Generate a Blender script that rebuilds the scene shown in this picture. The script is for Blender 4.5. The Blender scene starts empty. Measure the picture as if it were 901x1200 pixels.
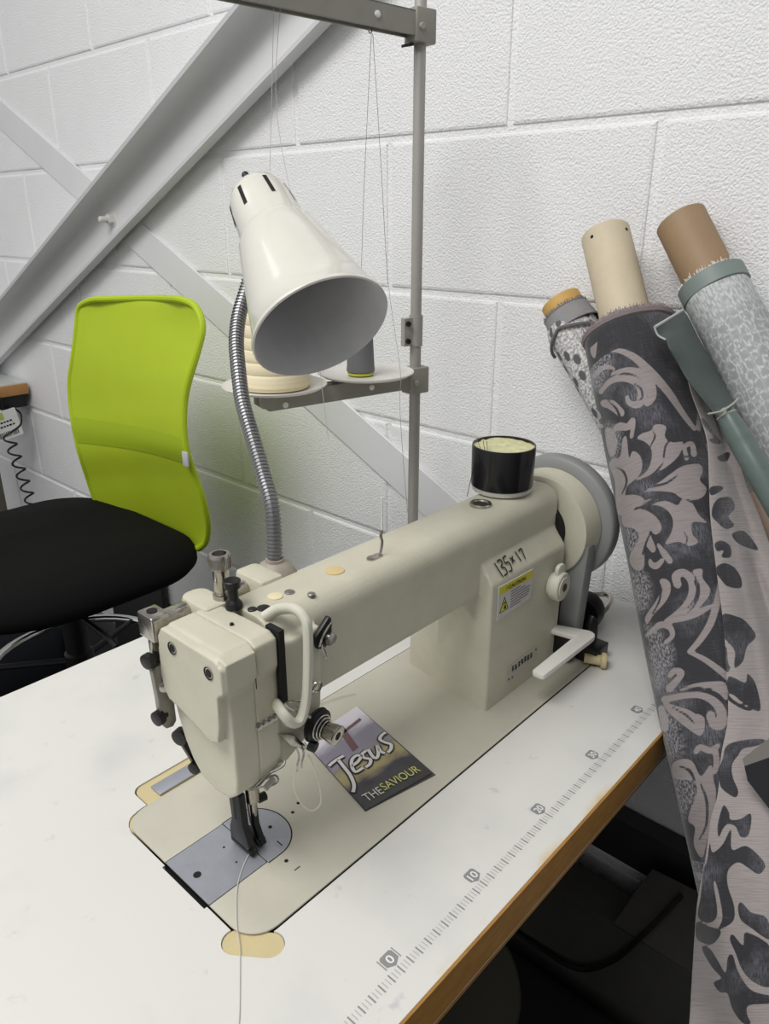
import bpy, bmesh, math, random
import numpy as np
from mathutils import Vector, Matrix
from mathutils import noise as mnoise

random.seed(7)
SC = bpy.context.scene
COL = SC.collection
V = Vector
WPOS = {}          # object name -> world position of its origin
GRP = {}

# ------------------------------------------------------------------ materials
def nd(nt, kind, **kw):
    n = nt.nodes.new(kind)
    for k, v in kw.items():
        setattr(n, k, v)
    return n

def rgb(r, g, b):
    """sRGB 0-255 -> linear"""
    def f(c):
        c /= 255.0
        return c / 12.92 if c <= .04045 else ((c + .055) / 1.055) ** 2.4
    return (f(r), f(g), f(b), 1.0)

def mat(name, col, rough=.5, metal=0., mottle=0., mscale=30., bump=0., bscale=300., col2=None, coat=0., spec=.5, stretch=None, trans=0.):
    m = bpy.data.materials.new(name); m.use_nodes = True
    nt = m.node_tree; p = nt.nodes['Principled BSDF']
    p.inputs['Base Color'].default_value = col
    p.inputs['Roughness'].default_value = rough
    p.inputs['Metallic'].default_value = metal
    p.inputs['Coat Weight'].default_value = coat
    p.inputs['Specular IOR Level'].default_value = spec
    p.inputs['Transmission Weight'].default_value = trans
    tc = nd(nt, 'ShaderNodeTexCoord')
    src = tc.outputs['Object']
    if stretch:
        mp = nd(nt, 'ShaderNodeMapping'); mp.inputs['Scale'].default_value = stretch
        nt.links.new(src, mp.inputs[0]); src = mp.outputs[0]
    if mottle > 0 or col2:
        nz = nd(nt, 'ShaderNodeTexNoise'); nz.inputs['Scale'].default_value = mscale
        nz.inputs['Detail'].default_value = 6; nz.inputs['Roughness'].default_value = .65
        nt.links.new(src, nz.inputs['Vector'])
        mx = nd(nt, 'ShaderNodeMix', data_type='RGBA')
        cr = nd(nt, 'ShaderNodeMapRange'); cr.inputs[1].default_value = .35; cr.inputs[2].default_value = .7
        nt.links.new(nz.outputs['Fac'], cr.inputs[0]); nt.links.new(cr.outputs[0], mx.inputs[0])
        c2 = col2 if col2 else tuple(c * (1 - mottle) for c in col[:3]) + (1,)
        mx.inputs[6].default_value = col; mx.inputs[7].default_value = c2
        nt.links.new(mx.outputs[2], p.inputs['Base Color'])
    if bump > 0:
        nb = nd(nt, 'ShaderNodeTexNoise'); nb.inputs['Scale'].default_value = bscale; nb.inputs['Detail'].default_value = 4
        nt.links.new(src, nb.inputs['Vector'])
        bp = nd(nt, 'ShaderNodeBump'); bp.inputs['Strength'].default_value = bump; bp.inputs['Distance'].default_value = .002
        nt.links.new(nb.outputs['Fac'], bp.inputs['Height']); nt.links.new(bp.outputs['Normal'], p.inputs['Normal'])
    return m

# ------------------------------------------------------------------ mesh helpers (world coordinates)
def BM():
    return bmesh.new()

def box(bm, x0, x1, y0, y1, z0, z1, M=None):
    vs = [bm.verts.new(M @ V((x, y, z)) if M else (x, y, z)) for x in (x0, x1) for y in (y0, y1) for z in (z0, z1)]
    for f in ((0, 1, 3, 2), (4, 6, 7, 5), (0, 4, 5, 1), (2, 3, 7, 6), (0, 2, 6, 4), (1, 5, 7, 3)):
        bm.faces.new([vs[i] for i in f])
    return vs

def frame(axis, up=None):
    a = V(axis).normalized()
    u = V(up) if up else (V((0, 0, 1)) if abs(a.z) < .9 else V((1, 0, 0)))
    e1 = (u - a * u.dot(a)).normalized(); e2 = a.cross(e1)
    return e1, e2, a

def lathe(bm, c, axis, prof, n=32, cap0=True, cap1=True, up=None):
    """prof: list of (distance along axis, radius)"""
    e1, e2, a = frame(axis, up); c = V(c); rings = []
    for h, r in prof:
        rings.append([bm.verts.new(c + a * h + (e1 * math.cos(2 * math.pi * i / n) + e2 * math.sin(2 * math.pi * i / n)) * max(r, 1e-5)) for i in range(n)])
    for A, B in zip(rings, rings[1:]):
        for i in range(n):
            bm.faces.new((A[i], A[(i + 1) % n], B[(i + 1) % n], B[i]))
    if cap0: bm.faces.new(rings[0][::-1])
    if cap1: bm.faces.new(rings[-1])

def crom(pts, k=6, closed=False):
    pts = [V(p) for p in pts]; n = len(pts); out = []
    rng = range(n) if closed else range(n - 1)
    for i in rng:
        if closed:
            p0, p1, p2, p3 = pts[i - 1], pts[i], pts[(i + 1) % n], pts[(i + 2) % n]
        else:
            p0, p1, p2, p3 = pts[max(i - 1, 0)], pts[i], pts[i + 1], pts[min(i + 2, n - 1)]
        for j in range(k):
            t = j / k
            out.append(.5 * ((2 * p1) + (p2 - p0) * t + (2 * p0 - 5 * p1 + 4 * p2 - p3) * t * t + (3 * p1 - p0 - 3 * p2 + p3) * t ** 3))
    if not closed: out.append(pts[-1])
    return out

def tube(bm, pts, r, n=10, smooth=0, closed=False, flat=1.0, up=None):
    pts = crom(pts, smooth, closed) if smooth else [V(p) for p in pts]
    N = len(pts); rings = []; prev = None
    for i, p in enumerate(pts):
        t = (pts[(i + 1) % N] - pts[i - 1]) if closed else (pts[min(i + 1, N - 1)] - pts[max(i - 1, 0)])
        t.normalize()
        if prev is None:
            e1, e2, _ = frame(t, up)
        else:
            e1 = prev - t * prev.dot(t); e1.normalize(); e2 = t.cross(e1)
        prev = e1
        rr = r[min(i * len(r) // N, len(r) - 1)] if isinstance(r, (list, tuple)) else r
        rings.append([bm.verts.new(p + (e1 * math.cos(2 * math.pi * k / n) + e2 * math.sin(2 * math.pi * k / n) * flat) * rr) for k in range(n)])
    for i in range(N if closed else N - 1):
        A, B = rings[i], rings[(i + 1) % N]
        for k in range(n):
            bm.faces.new((A[k], A[(k + 1) % n], B[(k + 1) % n], B[k]))
    if not closed:
        bm.faces.new(rings[0][::-1]); bm.faces.new(rings[-1])

def prism(bm, outline, d, M=None):
    """closed outline of 3-D points swept by vector d"""
    A = [bm.verts.new(V(p)) for p in outline]; B = [bm.verts.new(V(p) + V(d)) for p in outline]
    n = len(A)
    bm.faces.new(A[::-1]); bm.faces.new(B)
    for i in range(n):
        bm.faces.new((A[i], A[(i + 1) % n], B[(i + 1) % n], B[i]))

def rrect(x0, x1, y0, y1, r, n=6):
    """rounded rectangle outline (2-D); r one value or four (BL, BR, TR, TL)"""
    rs = r if isinstance(r, (list, tuple)) else (r,) * 4
    out = []
    for (cx, cy, a0), q in zip(((x0, y0, 180), (x1, y0, 270), (x1, y1, 0), (x0, y1, 90)), rs):
        sx = 1 if cx == x0 else -1; sy = 1 if cy == y0 else -1
        c = (cx + sx * q, cy + sy * q)
        for k in range(n + 1):
            a = math.radians(a0 + 90 * k / n)
            out.append((c[0] + q * math.cos(a), c[1] + q * math.sin(a)))
    return out

def bevel(bm, w, seg=2, ang=30):
    bmesh.ops.recalc_face_normals(bm, faces=bm.faces)
    ed = [e for e in bm.edges if len(e.link_faces) == 2 and e.calc_face_angle(0) > math.radians(ang)]
    bmesh.ops.bevel(bm, geom=ed, offset=w, offset_type='OFFSET', segments=seg, profile=.5, affect='EDGES', clamp_overlap=True)

def build(name, bm, m, parent=None, smooth=35, fix=True, **kw):
    if fix: bmesh.ops.recalc_face_normals(bm, faces=bm.faces)
    me = bpy.data.meshes.new(name); bm.to_mesh(me); bm.free()
    return link(name, me, m, parent, smooth, **kw)

def link(name, me, m, parent=None, smooth=35, label=None):
    n = len(me.vertices)
    co = np.empty(n * 3, dtype=np.float32); me.vertices.foreach_get('co', co); co = co.reshape(-1, 3)
    c = (co.min(0) + co.max(0)) / 2; co -= c; me.vertices.foreach_set('co', co.ravel()); me.update()
    if smooth:
        me.polygons.foreach_set('use_smooth', [True] * len(me.polygons))
        if smooth < 180: me.set_sharp_from_angle(angle=math.radians(smooth))
    o = bpy.data.objects.new(name, me); COL.objects.link(o)
    for k in (m if isinstance(m, (list, tuple)) else [m]): me.materials.append(k)
    W = V([float(x) for x in c]); WPOS[o.name] = W
    if parent:
        o.parent = parent; o.location = W - WPOS[parent.name]
    else:
        o.location = W
    if label: o['label'] = label
    return o

def thing(name, loc, label, cat, group=None):
    o = bpy.data.objects.new(name, None); COL.objects.link(o); o.empty_display_size = .05
    o.location = loc; WPOS[o.name] = V(loc)
    return tag(o, label, cat, group)

def tag(o, label, cat, group=None):
    o['label'] = label; o['category'] = cat
    if group: o['group'] = group
    return o

def structure(o):
    o['kind'] = 'structure'; return o

def remeshed(name, bm, m, parent, voxel, iters, label=None):
    """fuse overlapping solids into one casting with soft fillets"""
    bmesh.ops.recalc_face_normals(bm, faces=bm.faces)
    me = bpy.data.meshes.new(name + '_raw'); bm.to_mesh(me); bm.free()
    t = bpy.data.objects.new('raw', me); COL.objects.link(t)
    r = t.modifiers.new('r', 'REMESH'); r.mode = 'VOXEL'; r.voxel_size = voxel; r.adaptivity = 0
    s = t.modifiers.new('s', 'SMOOTH'); s.iterations = iters; s.factor = .5
    dg = bpy.context.evaluated_depsgraph_get(); dg.update()
    me2 = bpy.data.meshes.new_from_object(t.evaluated_get(dg))
    bpy.data.objects.remove(t); bpy.data.meshes.remove(me)
    return link(name, me2, m, parent, 180, label=label)

def boolean(me_a, cutters):
    t = bpy.data.objects.new('a', me_a); COL.objects.link(t); tmp = [t]
    for c in cutters:
        bmesh.ops.recalc_face_normals(c, faces=c.faces)
        mc = bpy.data.meshes.new('c'); c.to_mesh(mc); c.free()
        oc = bpy.data.objects.new('c', mc); COL.objects.link(oc); tmp.append(oc)
        b = t.modifiers.new('b', 'BOOLEAN'); b.object = oc; b.operation = 'DIFFERENCE'; b.solver = 'EXACT'
    dg = bpy.context.evaluated_depsgraph_get(); dg.update()
    me2 = bpy.data.meshes.new_from_object(t.evaluated_get(dg))
    for o in tmp: bpy.data.objects.remove(o)
    return me2

def text(name, body, origin, xd, yd, m, parent, height=None, width=None, lift=.0003, shear=0, thick=.0001, bold=0.):
    """flat lettering lying in the plane (origin, xd, yd); height = cap height, width = fitted total width"""
    cu = bpy.data.curves.new(name, 'FONT'); cu.body = body; cu.extrude = 0; cu.offset = bold; cu.shear = shear
    t = bpy.data.objects.new('t', cu); COL.objects.link(t)
    dg = bpy.context.evaluated_depsgraph_get(); dg.update()
    me = bpy.data.meshes.new_from_object(t.evaluated_get(dg)); bpy.data.objects.remove(t)
    co = np.empty(len(me.vertices) * 3, dtype=np.float32); me.vertices.foreach_get('co', co); co = co.reshape(-1, 3)
    mn, mx = co.min(0), co.max(0)
    sy = height / (mx[1] - mn[1]); sx = width / (mx[0] - mn[0]) if width else sy
    xd, yd = V(xd).normalized(), V(yd).normalized(); nn = xd.cross(yd)
    q = np.array(origin)[None] + np.outer((co[:, 0] - mn[0]) * sx, np.array(xd)) + np.outer((co[:, 1] - mn[1]) * sy, np.array(yd)) + np.array(nn)[None] * lift
    me.vertices.foreach_set('co', q.astype(np.float32).ravel())
    return link(name, me, m, parent, 0)

def ribbon(bm, pts, w, nrm):
    """flat brush stroke of half width w along pts in the plane with normal nrm"""
    pts = [V(p) for p in pts]; N = len(pts); L = []
    for i, p in enumerate(pts):
        t = (pts[min(i + 1, N - 1)] - pts[max(i - 1, 0)]).normalized(); s = V(nrm).cross(t)
        ww = w[i] if isinstance(w, (list, tuple)) else w
        L.append((bm.verts.new(p + s * ww), bm.verts.new(p - s * ww)))
    for A, B in zip(L, L[1:]): bm.faces.new((A[0], A[1], B[1], B[0]))

def signed(polys, P):
    """signed distance (positive inside) from 2-D points P to closed smooth polygons"""
    best = np.full(len(P), -1.0)
    for pg in polys:
        q = np.array([tuple(v)[:2] for v in crom([(x, y, 0) for x, y in pg], 4, True)])
        lo, hi = q.min(0), q.max(0); mar = (hi - lo).max() * .3
        idx = np.where(np.all((P > lo - mar) & (P < hi + mar), axis=1))[0]
        if not len(idx): continue
        X = P[idx]; d = np.full(len(X), 1e9); ins = np.zeros(len(X), bool)
        for a, b in zip(q, np.roll(q, -1, 0)):
            e = b - a; L2 = e @ e
            if L2 < 1e-14: continue
            t = np.clip(((X - a) @ e) / L2, 0, 1); r = X - a - t[:, None] * e
            d = np.minimum(d, (r * r).sum(1))
            c = (a[1] > X[:, 1]) != (b[1] > X[:, 1])
            with np.errstate(divide='ignore', invalid='ignore'):
                xi = a[0] + (X[:, 1] - a[1]) * e[0] / (e[1] if abs(e[1]) > 1e-12 else 1e-12)
            ins ^= c & (X[:, 0] < xi)
        d = np.sqrt(d); best[idx] = np.maximum(best[idx], np.where(ins, d, -d))
    return best

# ------------------------------------------------------------------ camera
cam = bpy.data.cameras.new('camera'); co_ = bpy.data.objects.new('camera', cam); COL.objects.link(co_)
cam.sensor_fit = 'VERTICAL'; cam.sensor_height = 36; cam.sensor_width = 36 * 901 / 1200; cam.lens = 36 * 880 / 1200
cam.clip_start = .02; cam.clip_end = 60
co_.location = (-.2867922, -.25757391, .49640916)
co_.rotation_euler = (math.radians(90 - 21.35098), 0, math.radians(-47.47977))
SC.camera = co_
BACK_ROWS= [(0.446, 1.175, 0.35, 0.89, 0.369), (0.445, 1.21, 0.343, 0.858, 0.367), (0.442, 1.241, 0.328, 0.829, 0.358), (0.436, 1.25, 0.289, 0.809, 0.329), (0.425, 1.262, 0.229, 0.821, 0.28), (0.418, 1.276, 0.184, 0.835, 0.244), (0.414, 1.279, 0.139, 0.848, 0.206), (0.41, 1.273, 0.085, 0.853, 0.161), (0.412, 1.269, 0.029, 0.854, 0.114), (0.427, 1.282, -0.035, 0.858, 0.062), (0.436, 1.286, -0.079, 0.858, 0.027), (0.446, 1.285, -0.122, 0.864, -0.011), (0.457, 1.28, -0.166, 0.879, -0.053), (0.466, 1.25, -0.194, 0.906, -0.092), (0.47, 1.151, -0.181, 0.938, -0.116)]
# ------------------------------------------------------------------ materials of the place
M_wall = mat('painted_block', rgb(247, 247, 248), .6, bump=.8, bscale=330, mottle=.03, mscale=9)
[n for n in M_wall.node_tree.nodes if n.type == 'BUMP'][0].inputs['Distance'].default_value = .0034
M_floor = mat('grey_carpet', rgb(44, 44, 46), .95, mottle=.4, mscale=60, bump=.5, bscale=500)
M_steel_paint = mat('grey_painted_steel', rgb(222, 222, 223), .38, mottle=.05, mscale=8)
M_strap = mat('pale_painted_strap', rgb(226, 226, 228), .45, mottle=.04, mscale=10)
M_chrome = mat('worn_chrome', rgb(190, 186, 178), .25, 1., mottle=.25, mscale=200)
M_brushed = mat('brushed_steel', rgb(172, 175, 184), .42, .55, mottle=.12, mscale=60)
M_black = mat('black_oxide_steel', rgb(26, 26, 27), .38, .3)
M_blackpl = mat('black_plastic', rgb(22, 22, 23), .45)
M_dark = mat('dark_gap', rgb(14, 13, 12), .8)
M_enamel = mat('cream_enamel', rgb(198, 194, 175), .42, mottle=.1, mscale=25, bump=.12, bscale=420)
M_enamel_dust = M_enamel
M_bed = mat('bed_enamel', rgb(193, 189, 174), .4, mottle=.08, mscale=14, bump=.06, bscale=300)
M_ivory = mat('ivory_plastic', rgb(206, 204, 188), .45)
M_greywheel = mat('grey_handwheel', rgb(136, 137, 136), .5)
M_greyguard = mat('grey_guard', rgb(128, 129, 127), .5)
M_cream = mat('cream_rubber', rgb(206, 191, 148), .5, mottle=.08, mscale=40)
M_ink = mat('marker_ink', rgb(38, 36, 40), .6)

def laminate():
    m = mat('white_laminate', rgb(232, 232, 232), .4)
    nt = m.node_tree; p = nt.nodes['Principled BSDF']; tc = nd(nt, 'ShaderNodeTexCoord')
    def smudge(scale, lo, hi, seed):
        mp = nd(nt, 'ShaderNodeMapping'); mp.inputs['Location'].default_value = (seed, seed * 2, 0)
        nt.links.new(tc.outputs['Object'], mp.inputs[0])
        n = nd(nt, 'ShaderNodeTexNoise'); n.inputs['Scale'].default_value = scale; n.inputs['Detail'].default_value = 5
        nt.links.new(mp.outputs[0], n.inputs['Vector'])
        r = nd(nt, 'ShaderNodeMapRange'); r.inputs[1].default_value = lo; r.inputs[2].default_value = hi
        nt.links.new(n.outputs['Fac'], r.inputs[0]); return r.outputs[0]
    a, b = smudge(9, .5, .75, 1.3), smudge(60, .66, .76, 4.1)
    m1 = nd(nt, 'ShaderNodeMix', data_type='RGBA'); m1.inputs[6].default_value = rgb(216, 215, 210); m1.inputs[7].default_value = rgb(202, 201, 199)
    nt.links.new(a, m1.inputs[0])
    m2 = nd(nt, 'ShaderNodeMix', data_type='RGBA'); m2.inputs[7].default_value = rgb(196, 196, 196)
    nt.links.new(b, m2.inputs[0]); nt.links.new(m1.outputs[2], m2.inputs[6])
    # yellowed rub marks along the front edge
    sx = nd(nt, 'ShaderNodeSeparateXYZ'); nt.links.new(tc.outputs['Object'], sx.inputs[0])
    r = nd(nt, 'ShaderNodeMapRange'); r.inputs[1].default_value = -.2765; r.inputs[2].default_value = -.2835
    nt.links.new(sx.outputs['Y'], r.inputs[0])
    c = smudge(16, .5, .68, 7.7); mu = nd(nt, 'ShaderNodeMath', operation='MULTIPLY')
    nt.links.new(r.outputs[0], mu.inputs[0]); nt.links.new(c, mu.inputs[1])
    m3 = nd(nt, 'ShaderNodeMix', data_type='RGBA'); m3.inputs[7].default_value = rgb(206, 184, 140)
    nt.links.new(mu.outputs[0], m3.inputs[0]); nt.links.new(m2.outputs[2], m3.inputs[6])
    nt.links.new(m3.outputs[2], p.inputs['Base Color'])
    return m
M_lam = laminate()
M_edge = mat('varnished_wood_edge', rgb(182, 136, 70), .45, col2=rgb(158, 112, 54), mscale=14, stretch=(3, 12, 12))

# ------------------------------------------------------------------ wall of painted concrete blocks
XW = .67
bm = BM()
box(bm, XW + .0034, XW + .12, -1.9, 4.2, -.77, 2.05)
def block(y0, y1, z0, z1):
    g = .0046
    y0 += g; y1 -= g; z0 += g; z1 -= g; b = .0045
    o = [(y0, z0), (y1, z0), (y1, z1), (y0, z1)]
    i_ = [(y0 + b, z0 + b), (y1 - b, z0 + b), (y1 - b, z1 - b), (y0 + b, z1 - b)]
    A = [bm.verts.new((XW + .004, y, z)) for y, z in o]
    Mi = [bm.verts.new((XW + .0011, y + (.0012 if k in (0, 3) else -.0012), z + (.0012 if k < 2 else -.0012))) for k, (y, z) in enumerate(o)]
    B = [bm.verts.new((XW, y, z)) for y, z in i_]
    for P_, Q in ((A, Mi), (Mi, B)):
        for k in range(4): bm.faces.new((P_[k], P_[(k + 1) % 4], Q[(k + 1) % 4], Q[k]))
    bm.faces.new(B)
CH, BL = .223, .435
for r in range(-7, 8):
    z0 = .387 + CH * r
    off = .61 if r % 2 == 0 else .39
    for k in range(-6, 9):
        y0 = off + BL * k; y1 = y0 + BL
        if y1 < -1.9 or y0 > 4.2: continue
        block(max(y0, -1.9), min(y1, 4.2), max(z0, -.765), min(z0 + CH, 2.05))
structure(build('wall_right', bm, M_wall, smooth=0))
bm = BM(); box(bm, -3.2, .79, -2.2, 4.2, -.82, -.77); structure(build('floor', bm, M_floor, smooth=0))
bm = BM(); box(bm, XW - .012, XW - .0004, -1.9, 4.2, -.77, -.68); bevel(bm, .003); structure(build('baseboard_right', bm, mat('grey_skirting', rgb(84, 84, 84), .5)))
# dark strip standing in for a shadowed gap low on the wall
bm = BM(); box(bm, XW - .035, XW - .0004, -1.5, .9, -.455, -.375); bevel(bm, .004)
structure(build('trim_1', bm, mat('shadow_strip', rgb(44, 44, 46), .6)))

# ------------------------------------------------------------------ diagonal steel channel and flat strap
P0 = np.array([2.2676, .095]); E_ = np.array([-.908, .418]); E_ /= np.linalg.norm(E_); UP = np.array([.418, .908])
def bp(s, w, x):
    q = P0 + E_ * s + UP * w
    return V((x, q[0], q[1]))
steel = thing('steel_beam', bp(-.9, 0, .64), 'broad grey steel channel beam sloping across the block wall above the green chair', 'beam')
bm = BM()
prof = [(-.032, .652), (-.032, .628), (-.026, .627), (-.024, .636), (-.018, .640), (.03, .6405)]
for k in range(7):
    a = math.pi / 2 * k / 6
    prof.append((.034 + .022 * math.sin(a), .6405 - .022 * (1 - math.cos(a))))
prof += [(.0575, .585), (.064, .583), (.066, .588), (.066, .652)]
n = 14
rings = [[bm.verts.new(bp(-.9 + 3.9 * i / n, w, x)) for w, x in prof] for i in range(n + 1)]
for A, B in zip(rings, rings[1:]):
    for k in range(len(prof)): bm.faces.new((A[k], A[(k + 1) % len(prof)], B[(k + 1) % len(prof)], B[k]))
bm.faces.new(rings[0]); bm.faces.new(rings[-1][::-1])
build('channel', bm, M_steel_paint, steel, smooth=40)
bm = BM(); c = bp(.93, .012, .641)
lathe(bm, c, (-1, 0, 0), [(0, .017), (.002, .017), (.003, .016)], 24)
lathe(bm, c, (-1, 0, 0), [(.0025, .012), (.012, .012), (.013, .011)], 6)
lathe(bm, c, (-1, 0, 0), [(.012, .0065), (.03, .0065), (.032, .005)], 16)
build('bolt', bm, mat('white_painted_bolt', rgb(214, 212, 208), .4), steel, label='white painted bolt and nut')
bm = BM()
d = V((0, -1, -.479)).normalized(); up = V((0, -.479, 1)).normalized()
c0 = V((0, 2.9, .758 + .9 * .479))
o = [c0 + up * .036, c0 - up * .036, c0 - up * .036 + d * 3.48, c0 + up * .036 + d * 3.48]
prism(bm, [V((.6642, q.y, q.z)) for q in o], (.0055, 0, 0)); bevel(bm, .0012, 1)
tag(build('steel_strap', bm, M_strap), 'flat pale grey steel strap running down the wall behind the beam and lamp', 'brace')

# ------------------------------------------------------------------ sewing table
table = thing('sewing_table', (.12, .25, -.77), 'white laminate sewing machine table with wooden edge and printed ruler', 'table')
TX0, TX1, TY0, TY1 = -.62, .622, -.037, .533
TH = .042
BEDX0, BEDX1, BEDY0, BEDY1 = -.061, .455, .081, .264
bm = BM(); box(bm, TX0, TX1, TY0 + .002, TY1, -TH, 0)
bmesh.ops.recalc_face_normals(bm, faces=bm.faces)
me = bpy.data.meshes.new('tt'); bm.to_mesh(me); bm.free()
cut = []
c = BM(); prism(c, [(x, y, -.1) for x, y in rrect(BEDX0 - .0016, BEDX1 + .002, BEDY0 - .0016, BEDY1 + .0016, (.024, .006, .006, .022))], (0, 0, .2)); cut.append(c)
def stadium(p, q, r, n=10):
    p, q = V((*p, 0)), V((*q, 0)); d = (q - p).normalized(); a0 = math.atan2(d.y, d.x); out = []
    for c_, s in ((q, -90), (p, 90)):
        for k in range(n + 1):
            a = a0 + math.radians(s + 180 * k / n); out.append((c_.x + r * math.cos(a), c_.y + r * math.sin(a)))
    return out
EAR1 = stadium((-.0655, .0935), (-.0505, .0735), .0112)
EAR3 = stadium((-.0465, .2510), (-.0480, .2490), .0135)
EAR2 = rrect(-.036, .075, .25, .2935, .010)
for e in (EAR1, EAR2, EAR3):
    c = BM(); prism(c, [(x, y, -.1) for x, y in e], (0, 0, .2)); cut.append(c)
c = BM(); box(c, -.0652, -.05, .1345, .1935, -.1, .1); cut.append(c)
me = boolean(me, cut)
link('tabletop', me, M_lam, table, 20)
bm = BM()
prism(bm, [(TX0, TY0, -.0012), (TX0, TY0 + .002, -.0002), (TX0, TY0 + .0025, -.0475), (TX0, TY0 + .006, -.0475), (TX0, TY0 + .004, -.0475), (TX0, TY0, -.034)][:3] + [(TX0, TY0 + .012, -.052), (TX0, TY0 + .009, -.052), (TX0, TY0, -.036)], (TX1 - TX0, 0, 0))
build('wooden_edge', bm, M_edge, table, 20, label='varnished brown wooden front edge')
bm = BM(); box(bm, TX0 + .03, TX1 - .03, TY0 + .011, TY1 - .01, -.056, -TH - .0005); build('underframe', bm, mat('dark_underside', rgb(70, 56, 40), .7), table)
for pts, nm in ((EAR1, 'corner_pad'), (EAR2, 'corner_pad'), (EAR3, 'corner_pad')):
    bm = BM(); q = [(x * .97 + .03 * sum(a for a, _ in pts) / len(pts), y * .985 + .015 * sum(b for _, b in pts) / len(pts)) for x, y in pts]
    prism(bm, [(x, y, -.02) for x, y in q], (0, 0, .0185)); build(nm, bm, M_cream, table, label='cream rubber corner pad')
# ruler printed along the front
M_print = mat('grey_print', rgb(140, 139, 140), .5); M_printl = mat('faint_print', rgb(182, 181, 182), .5)
bm = BM(); bml = BM()
for k in range(-36, 175):
    x = k * .01 / 3
    if x < -.12 or x > .58: continue
    t = bm if k % 3 == 0 else bml
    w = .00062 if k % 3 == 0 else .00042
    y0, y1 = (-.0142, -.0068) if k % 3 == 0 else (-.0135, -.0072)
    vs = [t.verts.new((x + a, y, .00025)) for a, y in ((-w, y0), (w, y0), (w, y1), (-w, y1))]; t.faces.new(vs)
build('ruler_marks', bm, M_print, table, 0, fix=False); build('fine_ruler_marks', bml, M_printl, table, 0, fix=False, )
M_white_ink = mat('white_print', rgb(226, 226, 226), .5)
for k in range(0, 6):
    x = k * .1
    bm = BM(); s = .0062
    o = [(-s, .62 * s), (-s * .75, s * .9), (s * .75, s * .9), (s, .62 * s), (s, -.5 * s), (0, -1.05 * s), (-s, -.5 * s)]
    bm.faces.new([bm.verts.new((x + a, b + .0005, .0003)) for a, b in o])
    if k == 0:
        for sx in (-1, 1):
            bm.faces.new([bm.verts.new((x + a, b + .0005, .0003)) for a, b in ((sx * s * 1.16, -s * .7), (sx * s * 1.3, -s * .7), (sx * s * 1.3, s * .9), (sx * s * 1.16, s * .9))])
    sh = build('ruler_number', bm, M_print, table, 0, fix=False)
    t = str(k * 10)
    w = .0052 if k == 0 else .0084
    text('digits', t, (x - w / 2, -.0032, .0003), (1, 0, 0), (0, 1, 0), M_white_ink, sh, height=.0068, width=w, bold=.02)
# steel end frames
for x in (-.5, .35):
    bm = BM(); box(bm, x - .03, x + .03, .2, .26, -.74, -.056); bevel(bm, .004); build('leg', bm, M_black, table)
    bm = BM(); box(bm, x - .03, x + .03, -.02, .5, -.765, -.725); bevel(bm, .006); build('foot', bm, M_black, table)
bm = BM(); box(bm, -.5, .56, .505, .517, -.47, -.056); bevel(bm, .002); build('light_block_back', bm, M_blackpl, table)  # unseen back panel, added to keep light out below the table
bm = BM(); box(bm, -.47, .47, .215, .245, -.62, -.58); bevel(bm, .004); build('stretcher', bm, M_black, table)
bm = BM(); box(bm, -.56, -.542, -.01, .52, -.74, -.056); bevel(bm, .002); build('light_block_end', bm, M_blackpl, table)  # unseen end board, added to shade the space below the table
# clutch motor hanging below
mot = thing('clutch_motor', (.1, .17, -.056), 'round dark motor with an olive rim hanging in the dark below the table edge', 'motor')
MC, MA = (.172, .075, -.273), (-.55, -.3, .78)
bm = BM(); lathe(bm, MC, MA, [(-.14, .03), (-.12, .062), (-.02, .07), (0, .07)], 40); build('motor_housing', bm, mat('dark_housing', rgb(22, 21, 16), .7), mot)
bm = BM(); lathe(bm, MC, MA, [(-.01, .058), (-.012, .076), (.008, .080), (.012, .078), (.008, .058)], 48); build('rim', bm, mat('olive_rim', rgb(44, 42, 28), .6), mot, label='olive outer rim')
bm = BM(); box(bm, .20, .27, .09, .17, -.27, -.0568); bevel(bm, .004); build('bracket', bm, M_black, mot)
# dark things on the floor below the table
bm = BM(); o = [(.40, .27), (.40, -.30), (.545, -.30), (.535, .27)]
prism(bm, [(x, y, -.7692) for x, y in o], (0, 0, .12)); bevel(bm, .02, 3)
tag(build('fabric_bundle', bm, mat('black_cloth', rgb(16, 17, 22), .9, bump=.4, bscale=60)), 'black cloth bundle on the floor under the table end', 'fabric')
bm = BM()
box(bm, .56, .632, -.36, .34, -.7692, -.50); bevel(bm, .004)  # dark box added to hide the wall, for the shade under the table
ct = tag(build('shade_box', bm, mat('charcoal_fill', rgb(66, 65, 62), .85, mottle=.15)), 'charcoal box added under the table end to darken the wall behind the damask roll', 'shade_box')
bm = BM(); prism(bm, [(.561, -.36, -.4985), (.561, .05, -.4985), (.600, .02, -.40), (.600, -.36, -.37)], (.003, 0, 0)); bevel(bm, .0008, 1); build('flap', bm, mat('charcoal_flap', rgb(74, 72, 68), .85, mottle=.15), ct)
bm = BM(); tube(bm, [(.585, -.03, -.40), (.553, .0, -.47), (.550, .04, -.56), (.550, .09, -.62), (.551, .16, -.635), (.553, .25, -.64)], .004, 8, 6)
tag(build('power_cable', bm, M_blackpl), 'black cable drooping over the front of the charcoal box under the table', 'cable')
M_steelgrey = mat('dull_steel', rgb(150, 147, 140), .4, .7, mottle=.2, mscale=120)
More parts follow.
